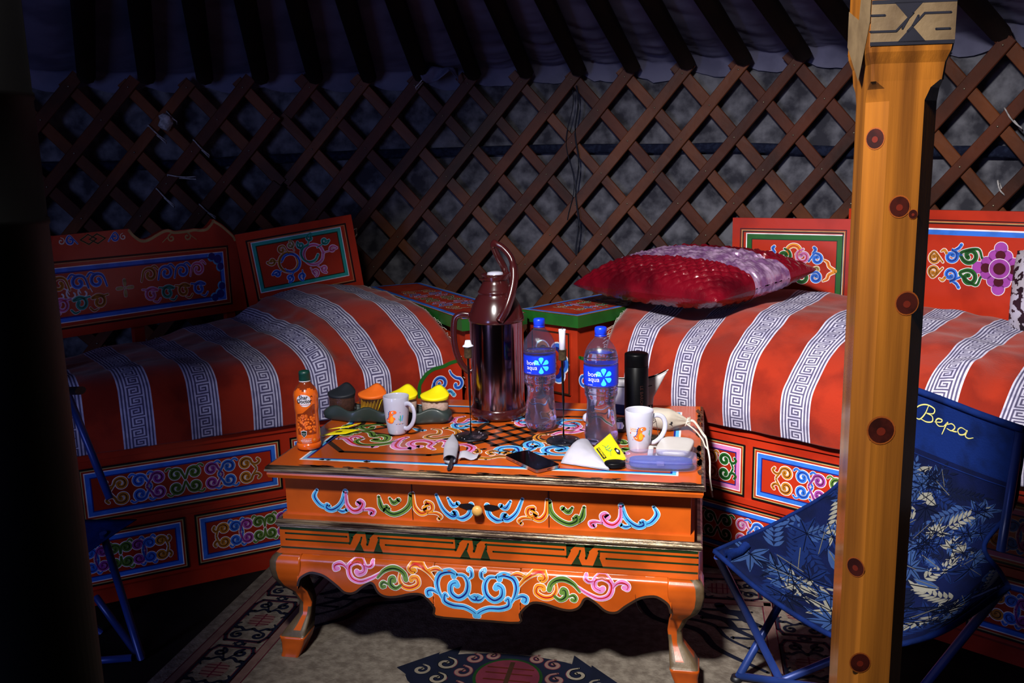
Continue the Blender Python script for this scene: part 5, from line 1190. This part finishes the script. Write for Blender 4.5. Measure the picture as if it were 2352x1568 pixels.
for off in (0,.010):
    pts=cr([(.055,-.018-off,.026),(.075,-.030-off,.031),(.100,-.075-off*1.5,.010),(.108,-.10-off,.0045),(.1125,-.20,-.002+.0035),(.1165,-.215-off*.3,-.020),(.1175,-.225-off*.5,-.060),(.122,-.23-off,-.10+off)],8)
    pts=[V((p.x,p.y,max(p.z,.0032) if p.x<.103 else p.z)) for p in pts]; mb.tube(pts,.0022,'fringe',7)
pts=cr([(.052,-.02,.022),(.080,-.060,.012),(.098,-.11,.0035),(.105,-.17,.0038),(.113,-.20,.001),(.1175,-.21,-.03),(.1185,-.215,-.08),(.125,-.22,-.115)],8); mb.tube(pts,.0022,'fringe',7)
pts=[V((.056+.004*sin(a),-.018+.011*cos(a),.024+.011*sin(a))) for a in [2*PI*j/16 for j in range(16)]]; mb.tube(pts,.0022,'fringe',6,closed=True)
mb.build('drawcord',bag,local=True)
# pale case, clear case ---------------------------------------------------
def rbox(mb,c,L,W,Hh,mt,rz=0,e=3.2,n=48,top=.5,k2=1,rot=None):
    M=Matrix.Translation(c)@Matrix.Rotation(rz,4,'Z'); rows=[]
    for i in range(17):
        ph=-PI/2+PI*i/16; s=math.copysign(abs(sin(ph))**top,sin(ph)); q=max(.02,abs(cos(ph)))**top
        row=[]
        for j in range(n):
            a=2*PI*j/n; x=L/2*q*math.copysign(abs(cos(a))**(2/e),cos(a)); y=W/2*q*math.copysign(abs(sin(a))**(2/e),sin(a)); row.append(M@V((x,y,Hh/2+Hh/2*s)))
        rows.append(row)
    mb.grid(rows,mt,True,cv=True); mb.f.append(list(range(n-1,-1,-1))); mb.m.append(mt if not callable(mt) else mt(0,0)); mb.s.append(False); k=len(mb.v)-n; mb.f.append([k+j for j in range(n)]); mb.m.append(mt if not callable(mt) else mt(15,0)); mb.s.append(False)
mat('palecase','#b8b4b2',.4,col2='#b0acaa',coat=.2)
cs=thing('pale_case','smooth off-white rounded case lying right of the Little Dino mug','case',(-.045,2.225,T0),R(-8))
mb=MB(); rbox(mb,(0,0,0),.088,.135,.015,'palecase',e=4); mb.build('case_bottom',cs,local=True)
mb=MB(); rbox(mb,(0,0,.0155),.086,.133,.018,'palecase',e=4); mb.build('case_lid',cs,local=True)
mb=MB(); mb.tube([V(p) for p in ((-.042,.02,.010),(-.055,-.030,.028),(-.052,-.062,.012),(-.046,-.068,.003))],.007,'palecase',10,flat=(1,.5)); mb.build('strap_loop',cs,local=True)
clear('clearplastic','#f4f4ff',.12,'#c8ccf0'); mat('bluecloth','#3a4a90',.6,col2='#2e3c80',ns=14,bump=.3)
cc=thing('clear_case','clear rounded plastic case with a blue item inside at the front right','case',(-.077,2.128,T0),R(1))
mb=MB(); rbox(mb,(0,0,0),.172,.070,.019,'clearplastic',e=3.5,top=.32); b=mb.build('case_bottom',cc,local=True)
mb=MB(); rbox(mb,(0,0,.0192),.172,.070,.018,'clearplastic',e=3.5,top=.32); b=mb.build('case_lid',cc,local=True)
mb=MB(); rbox(mb,(0,0,.003),.152,.052,.021,'bluecloth',e=4,top=.4); mb.build('blue_lining',cc,local=True)
mb=MB(); mb.box((0,-.0352,.022),(.018,.003,.011),'clearplastic',bev=.001); mb.build('latch',cc,local=True)
# tea sachet torn open, black tin, napkins, phone, wrappers ----------------
def quadpatch(name,label,cat,P,m,z=0,th=.0008,bend=.004,n=14,art=None,seed=0):
    mb=MB(); A,B,C,D=[V((p[0],p[1],T0+p[2] if len(p)>2 else T0)) for p in P]
    def S(u,v,h=0):
        p=A.lerp(B,u).lerp(D.lerp(C,u),v); return p+V((0,0,h+bend*(.5+.5*noise.noise(V((u*2.2+seed,v*2.2,seed)))) *(4*u*(1-u)*4*v*(1-v))**.4+.0006))
    mb.grid([[S(i/n,j/n) for j in range(n+1)] for i in range(n+1)],m,True)
    if art: art(Canvas(mb,lambda u,v,h:S(u,v,h),.0012))
    o=mb.build(name); tag(o,label,cat); so=o.modifiers.new('s','SOLIDIFY'); so.thickness=th; so.offset=1; return o
mat('sachet','#ecd808',.45,col2='#e4cc04',ns=12,coat=.2)
def art(cv):
    cv.poly([(.22,.10),(.78,.10),(.78,.24),(.22,.24)],'ink'); cv.text('NUSSBAUM',.50,.17,.10,'yellow',h=.0018)
    for k in range(3): cv.stroke([(.35+.12*k,.42),(.40+.12*k,.50),(.36+.12*k,.60)],.02,'cactus',dark=None,outline=None)
    cv.stroke([(.20,.40),(.35,.46),(.5,.40),(.65,.48),(.8,.42)],.022,'green',dark=None,outline=None)
    cv.poly([(.60,.70),(.80,.70),(.84,.80),(.70,.90),(.56,.80)],'ink'); cv.disc(.70,.78,.05,'white',.0018)
quadpatch('tea_wrapper','bright yellow printed tea wrapper leaning on the right water bottle','wrapper',[(-.255,2.215,.012),(-.213,2.118,.003),(-.160,2.165,.006),(-.212,2.268,.040)],'sachet',bend=.010,art=art,seed=3)
mb=MB(); rbox(mb,(-.187,2.118,T0),.052,.040,.016,'flaskblack',rz=.2,e=2.2); rbox(mb,(-.187,2.118,T0+.009),.048,.037,.006,'flaskblack',rz=.2,e=2.2); o=mb.build('black_tin'); tag(o,'small flat black oval box in front of the yellow tea wrapper','box')
# paper napkin cone
mb=MB(); rows=[]
apex=V((-.198,2.090,T0+.004))
for i in range(15):
    q=i/14; row=[]
    for j in range(17):
        a=j/16; x=V((-.322,2.130,T0+.001)).lerp(V((-.270,2.290,T0+.012)),a); arch=.034*sin(PI*a)**.8*(q)
        p=apex.lerp(x,q); row.append(p+V((0,0,arch*.75+.004*sin(PI*q)*sin(PI*a)+.0015*noise.noise(V((q*8,a*8,1))))))
    rows.append(row)
mb.grid(rows,'paperwhite',True); rows=[[V((p.x,p.y,T0+.001+(p.z-T0)*.08)) for p in r] for r in rows]; mb.grid(rows,'paperwhite',True)
o=mb.build('paper_napkin'); tag(o,'white paper napkin folded into a low cone right of the phone','napkin'); so=o.modifiers.new('s','SOLIDIFY'); so.thickness=.0008
# cutlery rolled in a napkin
nk=thing('rolled_napkin','white napkin rolled round cutlery, lying at the front edge','napkin',(-.610,2.17,T0),0)
mb=MB(); a0=V((-.594,2.085,T0+.013)); a1=V((-.645,2.305,T0+.010)); d=(a1-a0).normalized(); sd=d.cross(V((0,0,1))); rows=[]
for i in range(13):
    q=i/12; w=.016+.003*sin(PI*q)-(.013*max(0,(q-.62)/.38)**1.2); hh=.0115-.005*max(0,(q-.6)/.4); p=a0.lerp(a1,q*.93); 
    rows.append([p+sd*w*cos(2*PI*j/20)+V((0,0,hh*sin(2*PI*j/20)*(1 if sin(2*PI*j/20)>0 else .95)))+V((0,0,.0012*noise.noise(V((q*7,j*.6,2))))) for j in range(20)])
mb.grid(rows,'paperwhite',True,cv=True); mb.grid([[p.lerp(a0+d*.0,.12)+d*.001 for p in rows[0]],[p.lerp(a0,.25)+d*.03 for p in rows[0]]],'paperwhite',True,cv=True)
k=len(mb.v); mb.add([rows[-1][j] for j in range(20)],[list(range(20))],'paperwhite')
mb.build('paper_roll',nk)
mb=MB(); mb.grid([[V((-.580+.045*i/6+.0,2.115+.045*j/6+.012*i/6,T0+.004+.012*sin(PI*j/6)*(1-i/8)+.004*sin(i*1.1))) for j in range(7)] for i in range(7)],'paperwhite',True); c=mb.build('loose_corner',nk); so=c.modifiers.new('s','SOLIDIFY'); so.thickness=.001
mat('steel','#807c84',.25,metal=.9,col2='#6c6870')
mb=MB(); mb.tube([V((-.596,2.12,T0+.011)),V((-.588,2.075,T0+.009)),V((-.585,2.045,T0+.004)),V((-.584,2.035,T0+.004))],[.0035,.0038,.0050,.0030],'steel',10,flat=(1.2,.5)); mb.build('spoon_handle',nk)
# phone
ph=thing('phone','dark screened smartphone with metal rim lying near the front edge','phone',(-.3935,2.125,T0),0)
A=V((-.4665,2.161)); ang=math.atan2(2.036-2.165,-.352+.461); ang=R(-40)
def rrect(L,W,r,n=6):
    P=[]
    for cx,cy,a in ((L/2-r,W/2-r,0),(-L/2+r,W/2-r,90),(-L/2+r,-W/2+r,180),(L/2-r,-W/2+r,270)):
        for k in range(n+1): P.append((cx+r*cos(R(a+90*k/n)),cy+r*sin(R(a+90*k/n))))
    return P
def extr(mb,P,z0,z1,side,topm,M):
    n=len(P); mb.grid([[M@V((x,y,z0)) for x,y in P],[M@V((x,y,z1)) for x,y in P]],side,True,cv=True)
    mb.add([M@V((x,y,z0)) for x,y in P],[list(range(n-1,-1,-1))],side); mb.add([M@V((x,y,z1)) for x,y in P],[list(range(n))],topm)
mat('screen','#040406',.05,spec=.6,col2='#050508'); mat('phonesteel','#b89c8c',.22,metal=.9,col2='#a88c80')
Mp=Matrix.Rotation(ang,4,'Z'); Mp=Matrix.Rotation(R(-46),4,'Z')
mb=MB(); extr(mb,rrect(.147,.071,.011),0.0,.0078,'phonesteel','screen',Mp); mb.build('phone_frame',ph,local=True)
mb=MB(); extr(mb,rrect(.143,.067,.009),.0079,.0082,'screen','screen',Mp); mb.build('phone_screen',ph,local=True)
mb=MB(); mb.box((.0737,.0,.0039),(.0006,.009,.0022),'ink',M=Mp); mb.build('charging_port',ph,local=True)
mb=MB(); mb.box((-.03,-.0357,.0039),(.010,.0008,.0025),'steel',M=Mp); mb.box((-.01,-.0357,.0039),(.010,.0008,.0025),'steel',M=Mp); mb.build('side_buttons',ph,local=True)
# yellow wrappers by the juice bottle
quadpatch('tea_wrapper','flat yellow tea wrapper with dark print beside the juice bottle','wrapper',[(-1.018,2.275,.001),(-.955,2.300,.001),(-.925,2.335,.004),(-.985,2.345,.001)],'sachet',bend=.003,seed=6,art=lambda cv:cv.poly([(.35,.3),(.6,.3),(.6,.42),(.35,.42)],'ink'))
quadpatch('tea_wrapper','folded yellow tea wrapper lying over the flat one near the grey tray','wrapper',[(-1.020,2.330,.003),(-.965,2.345,.006),(-.935,2.375,.012),(-.985,2.350,.003)],'sachet',bend=.004,seed=9)
mb=MB(); mb.lathe([(.006,0),(.012,.004),(.0135,.012),(.011,.020),(.005,.025),(.001,.026)],'white_glaze',20,(-.300,2.505,T0)); o=mb.build('white_pebble'); tag(o,'small rounded white lump behind the right water bottle','stone')
# ================================================================ POST
mat('pine','#7c4a16',.24,spec=.5,col2='#42240c',ns=1.3,nlo=.36,nhi=.70,bump=.1,bs=20,stretch=(26,26,.8),coat=.45,detail=7)
mat('knot_mid','#4a140a',.35); mat('knot','#2a0a06',.35,col2='#1c0604',ns=40,coat=.4); mat('knot_ring','#6a3410',.35,col2='#5a2a0c',coat=.4); mat('pale_knotwood','#9a7434',.3,col2='#8a6428',ns=8,coat=.4)
post=thing('support_post','varnished knotty pine roof post with black painted bands at the top','post',(.277,1.425,0),0)
prz=R(-11.0-4+32-0)
PX,PY=.277,1.425
al=R(-11.4)  # direction of sight
nrmf=None
def pfn():
    # local x to the right along the front face, y away
    rayd=V((PX,PY,0)).normalized(); 
    a=math.atan2(rayd.x,rayd.y); th=-(a)+R(17) ; return Matrix.Translation((PX,PY,0))@Matrix.Rotation(th,4,'Z')
PM=pfn(); hs=.0485; c_=.025
def sec(z,h,c): return [PM@V(p) for p in ((-h+c,-h,z),(h-c,-h,z),(h,-h+c,z),(h,h-c,z),(h-c,h,z),(-h+c,h,z),(-h,h-c,z),(-h,-h+c,z))]
mb=MB(); rows=[sec(0,hs,c_),sec(.3,hs,c_),sec(.9,hs,c_),sec(1.30,hs,c_),sec(1.335,hs,c_),sec(1.352,hs,.018),sec(1.362,hs,.006)]
mb.grid(rows,'pine',False,cv=True)
def knot(face,u,z,r,pale=True,stretch=1.15):
    # face 0: front, 7: left chamfer, 6: left
    fr_={0:(V((0,-hs,0)),V((1,0,0)),V((0,-1,0))),7:(V((-hs+c_/2,-hs+c_/2,0)),V((1,-1,0)).normalized(),V((-1,-1,0)).normalized())}[face]
    o,ux,nn=fr_
    f=lambda a,b,h:PM@(o+ux*(u+a)+nn*h+V((0,0,z+b)))
    cv=Canvas(mb,f,.0003)
    if 0: cv.poly([(r*.75*cos(a)*(1.1+.25*sin(3*a))+r*.2,r*.5+r*1.5*sin(a)*stretch*(1+.3*cos(2*a))) for a in [2*PI*k/16 for k in range(16)]],'pale_knotwood',.0003)
    cv.disc(0,0,r*1.12,'knot_ring',.0006,20,ry=r*1.2); cv.disc(0,0,r,'knot',.0009,20,ry=r*1.05); cv.disc(0,-r*.1,r*.35,'knot_mid',.0012,12)
mb.v=list(mb.v)
knot(7,.000,1.285,.0130,False); knot(0,-.002,1.190,.0135,False); knot(0,.017,1.179,.006,False); knot(0,.016,1.052,.0150,True)
knot(0,-.010,.862,.0185,False); knot(7,.004,.640,.0135,True); knot(0,-.022,.485,.0145,True,1.6)
mb.build('post_shaft',post)
mb=MB(); rows=[sec(1.362,hs,.004),sec(1.385,.0500,.003),sec(1.400,.0550,.003),sec(1.408,.0560,.003),sec(1.75,.0560,.003),sec(2.16,.0560,.003)]
mb.grid(rows,'pine',False,cv=True)
for face,wd in ((0,.105),(1,.105)):
    h2=.0562
    f=(lambda a,b,h:PM@V((a,-h2-h,b))) if face==0 else (lambda a,b,h:PM@V((-h2-h,-a,b)))
    cv=Canvas(mb,f,.0004); e=.0555
    if face==0:
        cv.rect(-e,1.408,e,1.466,'darkwoodpaint' if 'darkwoodpaint' in MATS else 'brassy',.0003)
        cv.rect(-e,1.408,e,1.413,'ink',.0006); cv.rect(-e,1.462,e,1.467,'ink',.0006)
        for sg in (1,-1):
            P=lambda L:[(sg*a-.004,1.4375+sg*b) for a,b in L]
            cv.poly(P([(-.022,.026),(.016,.026),(-.003,.005)]),'ink',.0006)
            cv.stroke(P([(-.003,.005),(-.010,-.008)]),.0028,'ink',dark=None,outline=None,taper=False)
            cv.stroke(P([(.052,.011),(.018,.011),(-.010,-.020),(-.012,-.020)][:2]),.0028,'ink',dark=None,outline=None,taper=False)
            cv.stroke(P([(.018,.011),(-.003,-.012)]),.0028,'ink',dark=None,outline=None,taper=False)
            cv.stroke(P([(-.052,.010),(-.034,.010)]),.0028,'ink',dark=None,outline=None,taper=False)
    else:
        cv.poly([(-e,1.47),(-e,1.42),(e*.2,1.365),(e,1.44),(e,1.50),(e*.3,1.53),(0,1.45)],'brassy',.0004)
mb.build('post_capital',post)
mb=MB(); mb.box((PX-.02,PY,2.195),(.34,.12,.07),'pine'); mb.build('cross_head',post)
# ================================================================ STOVE PIPE
mat('soot','#040405',.6,spec=.15,col2='#020203',ns=6,bump=.1)
st=thing('stove','black iron stove with tall round flue pipe at the left edge','stove',(-.80,.90,0),0)
mb=MB(); mb.lathe([(.066,.42),(.066,1.205),(.0675,1.207),(.0675,1.213),(.0655,1.215),(.0655,1.345),(.067,1.347),(.067,1.353),(.065,1.355),(.065,2.75)],'soot',48,(-.795,.90,0)); mb.build('flue_pipe',st)
mb=MB(); mb.box((-.86,.86,.27),(.42,.34,.34),'soot',bev=.012); mb.build('stove_box',st)
mb=MB(); mb.box((-.86,.686,.28),(.18,.010,.16),'soot',bev=.003); mb.build('stove_door',st)
for x in (-1.02,-.70):
    for y in (.74,.98): mb=MB(); mb.box((x,y,.05),(.03,.03,.10),'soot'); mb.build('leg',st)
# ================================================================ CAMP CHAIRS
mat('canvas_navy','#081c50',.85,spec=.1,col2='#06153e',ns=18,bump=.3,bs=250)
mat('canvas_print','#050d30',.85,spec=.1,col2='#040a26',ns=18,bump=.3,bs=250)
mat('chairtube','#22387c',.35,spec=.5,metal=.2,col2='#1c3068'); mat('blackplastic','#0a0a12',.5)
mat('thread','#c8c070',.6)
def surf(rows):
    R_=[cr([V(p) for p in r],8) for r in rows]; n=len(R_[0])
    def resample(c,k=32):
        L=[0]
        for a,b in zip(c,c[1:]): L.append(L[-1]+(b-a).length)
        out=[];j=0
        for i in range(k+1):
            d=L[-1]*i/k
            while j<len(L)-2 and L[j+1]<d: j+=1
            out.append(c[j].lerp(c[j+1],(d-L[j])/max(1e-9,L[j+1]-L[j])))
        return out
    R_=[resample(c) for c in R_]; cols=[cr([r[i] for r in R_],8) for i in range(33)]  # cols[i][j]
    nj=len(cols[0])-1
    def S(u,v,h=0):
        u=min(max(u,0),1)*32; v=min(max(v,0),1)*nj; i=min(31,int(u)); j=min(nj-1,int(v)); a=u-i; b=v-j
        p=cols[i][j].lerp(cols[i+1][j],a).lerp(cols[i][j+1].lerp(cols[i+1][j+1],a),b)
        if h:
            n=(cols[i+1][j]-cols[i][j]).cross(cols[i][j+1]-cols[i][j])
            if n.length>1e-9: n.normalize()
            if n.dot(V((0,0,1.26))-p)<0: n=-n
            p=p+n*h
        return p
    return S,cols
def leaf(cv,x,y,L,ang,w,col,mu,mv,vein=None):
    c,s=cos(ang),sin(ang); P=[]
    for t,q in ((0,0),(.15,.55),(.35,1),(.6,.85),(.85,.35),(1,0),(.85,-.35),(.6,-.85),(.35,-1),(.15,-.55)):
        a=t*L; b=q*w/2; P.append((x+(a*c-b*s)/mu,y+(a*s+b*c)/mv))
    cv.poly(P,col,cv.h+.00002*(cv.k%30)); cv.k+=1
    if vein:
        for k in range(2): cv.ribbon([V((x,y)),V((x+L*.9*c/mu,y+L*.9*s/mv))],[.0012/mu]*2,vein,cv.h+.0009,cap=False)
def foliage(cv,mu,mv,u0,u1,v0,v1,seed,N):
    rnd=random.Random(seed); cols=['leafblue','leafdeep','leafdeep','leafblue','leafdark','cream','leafdeep']
    for i in range(N):
        x=rnd.uniform(u0,u1); y=rnd.uniform(v0,v1); a=rnd.uniform(0,6.28); k=rnd.random(); col=rnd.choice(cols if i<N*.8 else ['cream','leafblue'])
        if i<N*.45: col=rnd.choice(['leafdeep','leafdark','leafdeep','leafblue'])
        if k<.35:
            n=rnd.choice([6,7,8]); sp=2*PI/n*rnd.uniform(.7,1)
            for j in range(n): leaf(cv,x,y,rnd.uniform(.035,.055),a+sp*j,.014,col,mu,mv,'leafdark')
        elif k<.8:
            for j in range(7):
                t=j/7; px=x+.09*t*cos(a)/mu; py=y+.09*t*sin(a)/mv
                for sg in (-1,1): leaf(cv,px,py,.030*(1-.3*t),a+sg*.8,.009,col,mu,mv)
            leaf(cv,x+.09*cos(a)/mu,y+.09*sin(a)/mv,.028,a,.009,col,mu,mv)
        else: leaf(cv,x,y,.065,a,.026,col,mu,mv,'leafdark' if col=='cream' else 'cream')
ch=thing('camp_chair','navy folding camp chair with leaf print seat and embroidered name, right','chair',(.35,2.0,0),0)
rows=[[(.05,1.98,.390),(.17,1.87,.335),(.32,1.765,.305),(.46,1.745,.345),(.60,1.78,.440)],
 [(.20,2.09,.425),(.31,1.99,.35),(.42,1.90,.33),(.52,1.86,.36),(.612,1.87,.430)],
 [(.345,2.19,.490),(.42,2.12,.42),(.49,2.05,.395),(.55,1.99,.405),(.605,1.955,.450)],
 [(.365,2.23,.575),(.45,2.17,.545),(.52,2.10,.53),(.59,2.03,.525),(.655,1.965,.530)],
 [(.375,2.245,.665),(.455,2.19,.648),(.53,2.11,.635),(.60,2.03,.622),(.660,1.955,.615)],
 [(.38,2.255,.752),(.46,2.18,.742),(.53,2.105,.730),(.60,2.025,.715),(.662,1.95,.706)]]
S,cols=surf(rows); nj=len(cols[0])-1
mb=MB(); VS=.70
mb.grid(cols,lambda i,j:'canvas_navy' if j/nj>VS else 'canvas_print',True)
cv=Canvas(mb,lambda u,v,h:S(u,v,h),.0008); foliage(cv,.5,.85,.05,.95,.03,VS-.07,21,190)
fab=mb.build('fabric_sling',ch); so=fab.modifiers.new('s','SOLIDIFY'); so.thickness=.002; so.offset=0
mb=MB(); 
mb.tube([S(i/40,0) for i in range(41)],.006,'canvas_navy',8); mb.tube([S(0,i/60) for i in range(61)],.005,'canvas_navy',8); mb.tube([S(1,i/60) for i in range(61)],.005,'canvas_navy',8); mb.tube([S(i/40,1) for i in range(41)],.008,'canvas_navy',8); mb.tube([S(i/40,VS,.001) for i in range(41)],.0015,'canvas_navy',6)
mb.build('hem_binding',fab)
# embroidered name
mb=MB(); cv=Canvas(mb,lambda u,v,h:S(u,v,h),.0022)
ew,eh=.30,.085; ex,ey=.40,.865
def emb(L,w=.0028):
    p=cr([V((ex+a*ew,ey+b*eh-.0*a)) for a,b in L],6); cv.ribbon(p,[w/.47*(.6+.5*sin(PI*i/len(p))) for i in range(len(p))],'thread',cv.h)
emb([(-.02,.10),(-.06,.35),(.02,.75),(.18,1.0),(.34,.92),(.32,.62),(.18,.50)]); emb([(.22,.95),(.16,.45),(.06,.02),(-.04,.0)]); emb([(.18,.50),(.30,.45),(.31,.15),(.20,.0),(.08,.04)])
emb([(.36,.18),(.48,.30),(.50,.46),(.42,.44),(.38,.22),(.44,.04),(.54,.12)])
emb([(.54,.12),(.62,.46),(.58,.20),(.52,-.35)]); emb([(.60,.30),(.70,.46),(.76,.32),(.70,.06),(.61,.08)]); emb([(.72,.05),(.80,.12)])
emb([(.98,.42),(.88,.46),(.82,.24),(.86,.04),(.95,.16),(1.0,.44),(.97,.10),(1.03,.02),(1.12,.16)])
mb.build('embroidered_name',fab,)
def tb_(p,q,name='tube',r=.0095,m='chairtube',par=None):
    mb=MB(); mb.tube([V(p),V(p).lerp(V(q),.5),V(q)],r,m,14); return mb.build(name,par or ch)
tb_((.058,1.985,.375),(.218,2.105,.006),'leg'); tb_((.112,2.090,.006),(.36,2.20,.47),'leg'); tb_((.218,2.105,.006),(.598,1.80,.425),'leg')
tb_((.595,1.80,.425),(.50,2.05,.006),'leg'); tb_((.63,1.93,.45),(.655,1.955,.70),'back_tube'); tb_((.36,2.22,.45),(.375,2.262,.75),'back_tube'); tb_((.112,2.09,.02),(.50,2.05,.02),'leg')
for p in ((.218,2.105,.006),(.112,2.09,.006),(.50,2.05,.006)):
    mb=MB(); mb.lathe([(.014,-.006),(.015,.004),(.012,.014)],'blackplastic',14,p); mb.build('foot_cap',ch)
mb=MB(); 
for i in range(2): mb.tube([S(.03+.02*i,.01,.004),S(.05,.045,.006),S(.035,.075,.004)],.010,'canvas_navy',8)
mb.build('corner_pocket',fab)
# left chair ---------------------------------------------------------------
c2=thing('camp_chair','blue camp chair half hidden behind the flue pipe, left','chair',(-1.5,1.85,0),0)
rows=[[(-1.75,1.66,.42),(-1.64,1.66,.33),(-1.53,1.70,.305),(-1.46,1.78,.345)],[(-1.80,1.77,.43),(-1.66,1.77,.37),(-1.54,1.80,.335),(-1.42,1.85,.375)],[(-1.86,1.88,.46),(-1.70,1.89,.42),(-1.56,1.905,.405),(-1.375,1.93,.405)]]
S2,cols2=surf(rows); mb=MB(); mb.grid(cols2,'canvas_navy',True); cv=Canvas(mb,lambda u,v,h:S2(u,v,h),.0008); foliage(cv,.45,.25,.05,.35,.1,.8,3,10)
f2=mb.build('fabric_sling',c2); so=f2.modifiers.new('s','SOLIDIFY'); so.thickness=.003; so.offset=0
rows=[[(-1.86,1.88,.50),(-1.98,1.70,.50)],[(-1.90,1.93,.66),(-2.02,1.74,.66)],[(-1.92,1.96,.82),(-2.05,1.78,.82)]]
mb=MB(); mb.grid([[V(a).lerp(V(b),t/6) for t in range(7)] for a,b in rows],'canvas_navy',True); b2=mb.build('back_sling',c2); so=b2.modifiers.new('s','SOLIDIFY'); so.thickness=.003
for p,q,n_ in (((-1.43,1.87,.39),(-1.420,1.950,.006),'leg'),((-1.62,2.06,.11),(-1.440,1.965,.006),'leg'),((-1.62,1.88,.012),(-1.44,1.94,.012),'leg'),((-1.60,2.02,.70),(-1.475,1.97,.44),'back_tube'),((-1.92,1.96,.82),(-1.70,1.75,.006),'leg'),((-1.75,1.72,.45),(-1.62,2.06,.006),'leg')): tb_(p,q,n_,.0095,'chairtube',c2)
mb=MB(); mb.tube([V((-1.72,1.93,.705)),V((-1.60,2.00,.715)),V((-1.535,1.985,.722))],.013,'blackplastic',12,flat=(1.3,.8)); mb.build('arm_rest',c2)
mb=MB(); mb.lathe([(.012,-.006),(.013,.004),(.011,.014)],'blackplastic',14,(-1.425,1.955,.006)); mb.build('foot_cap',c2)
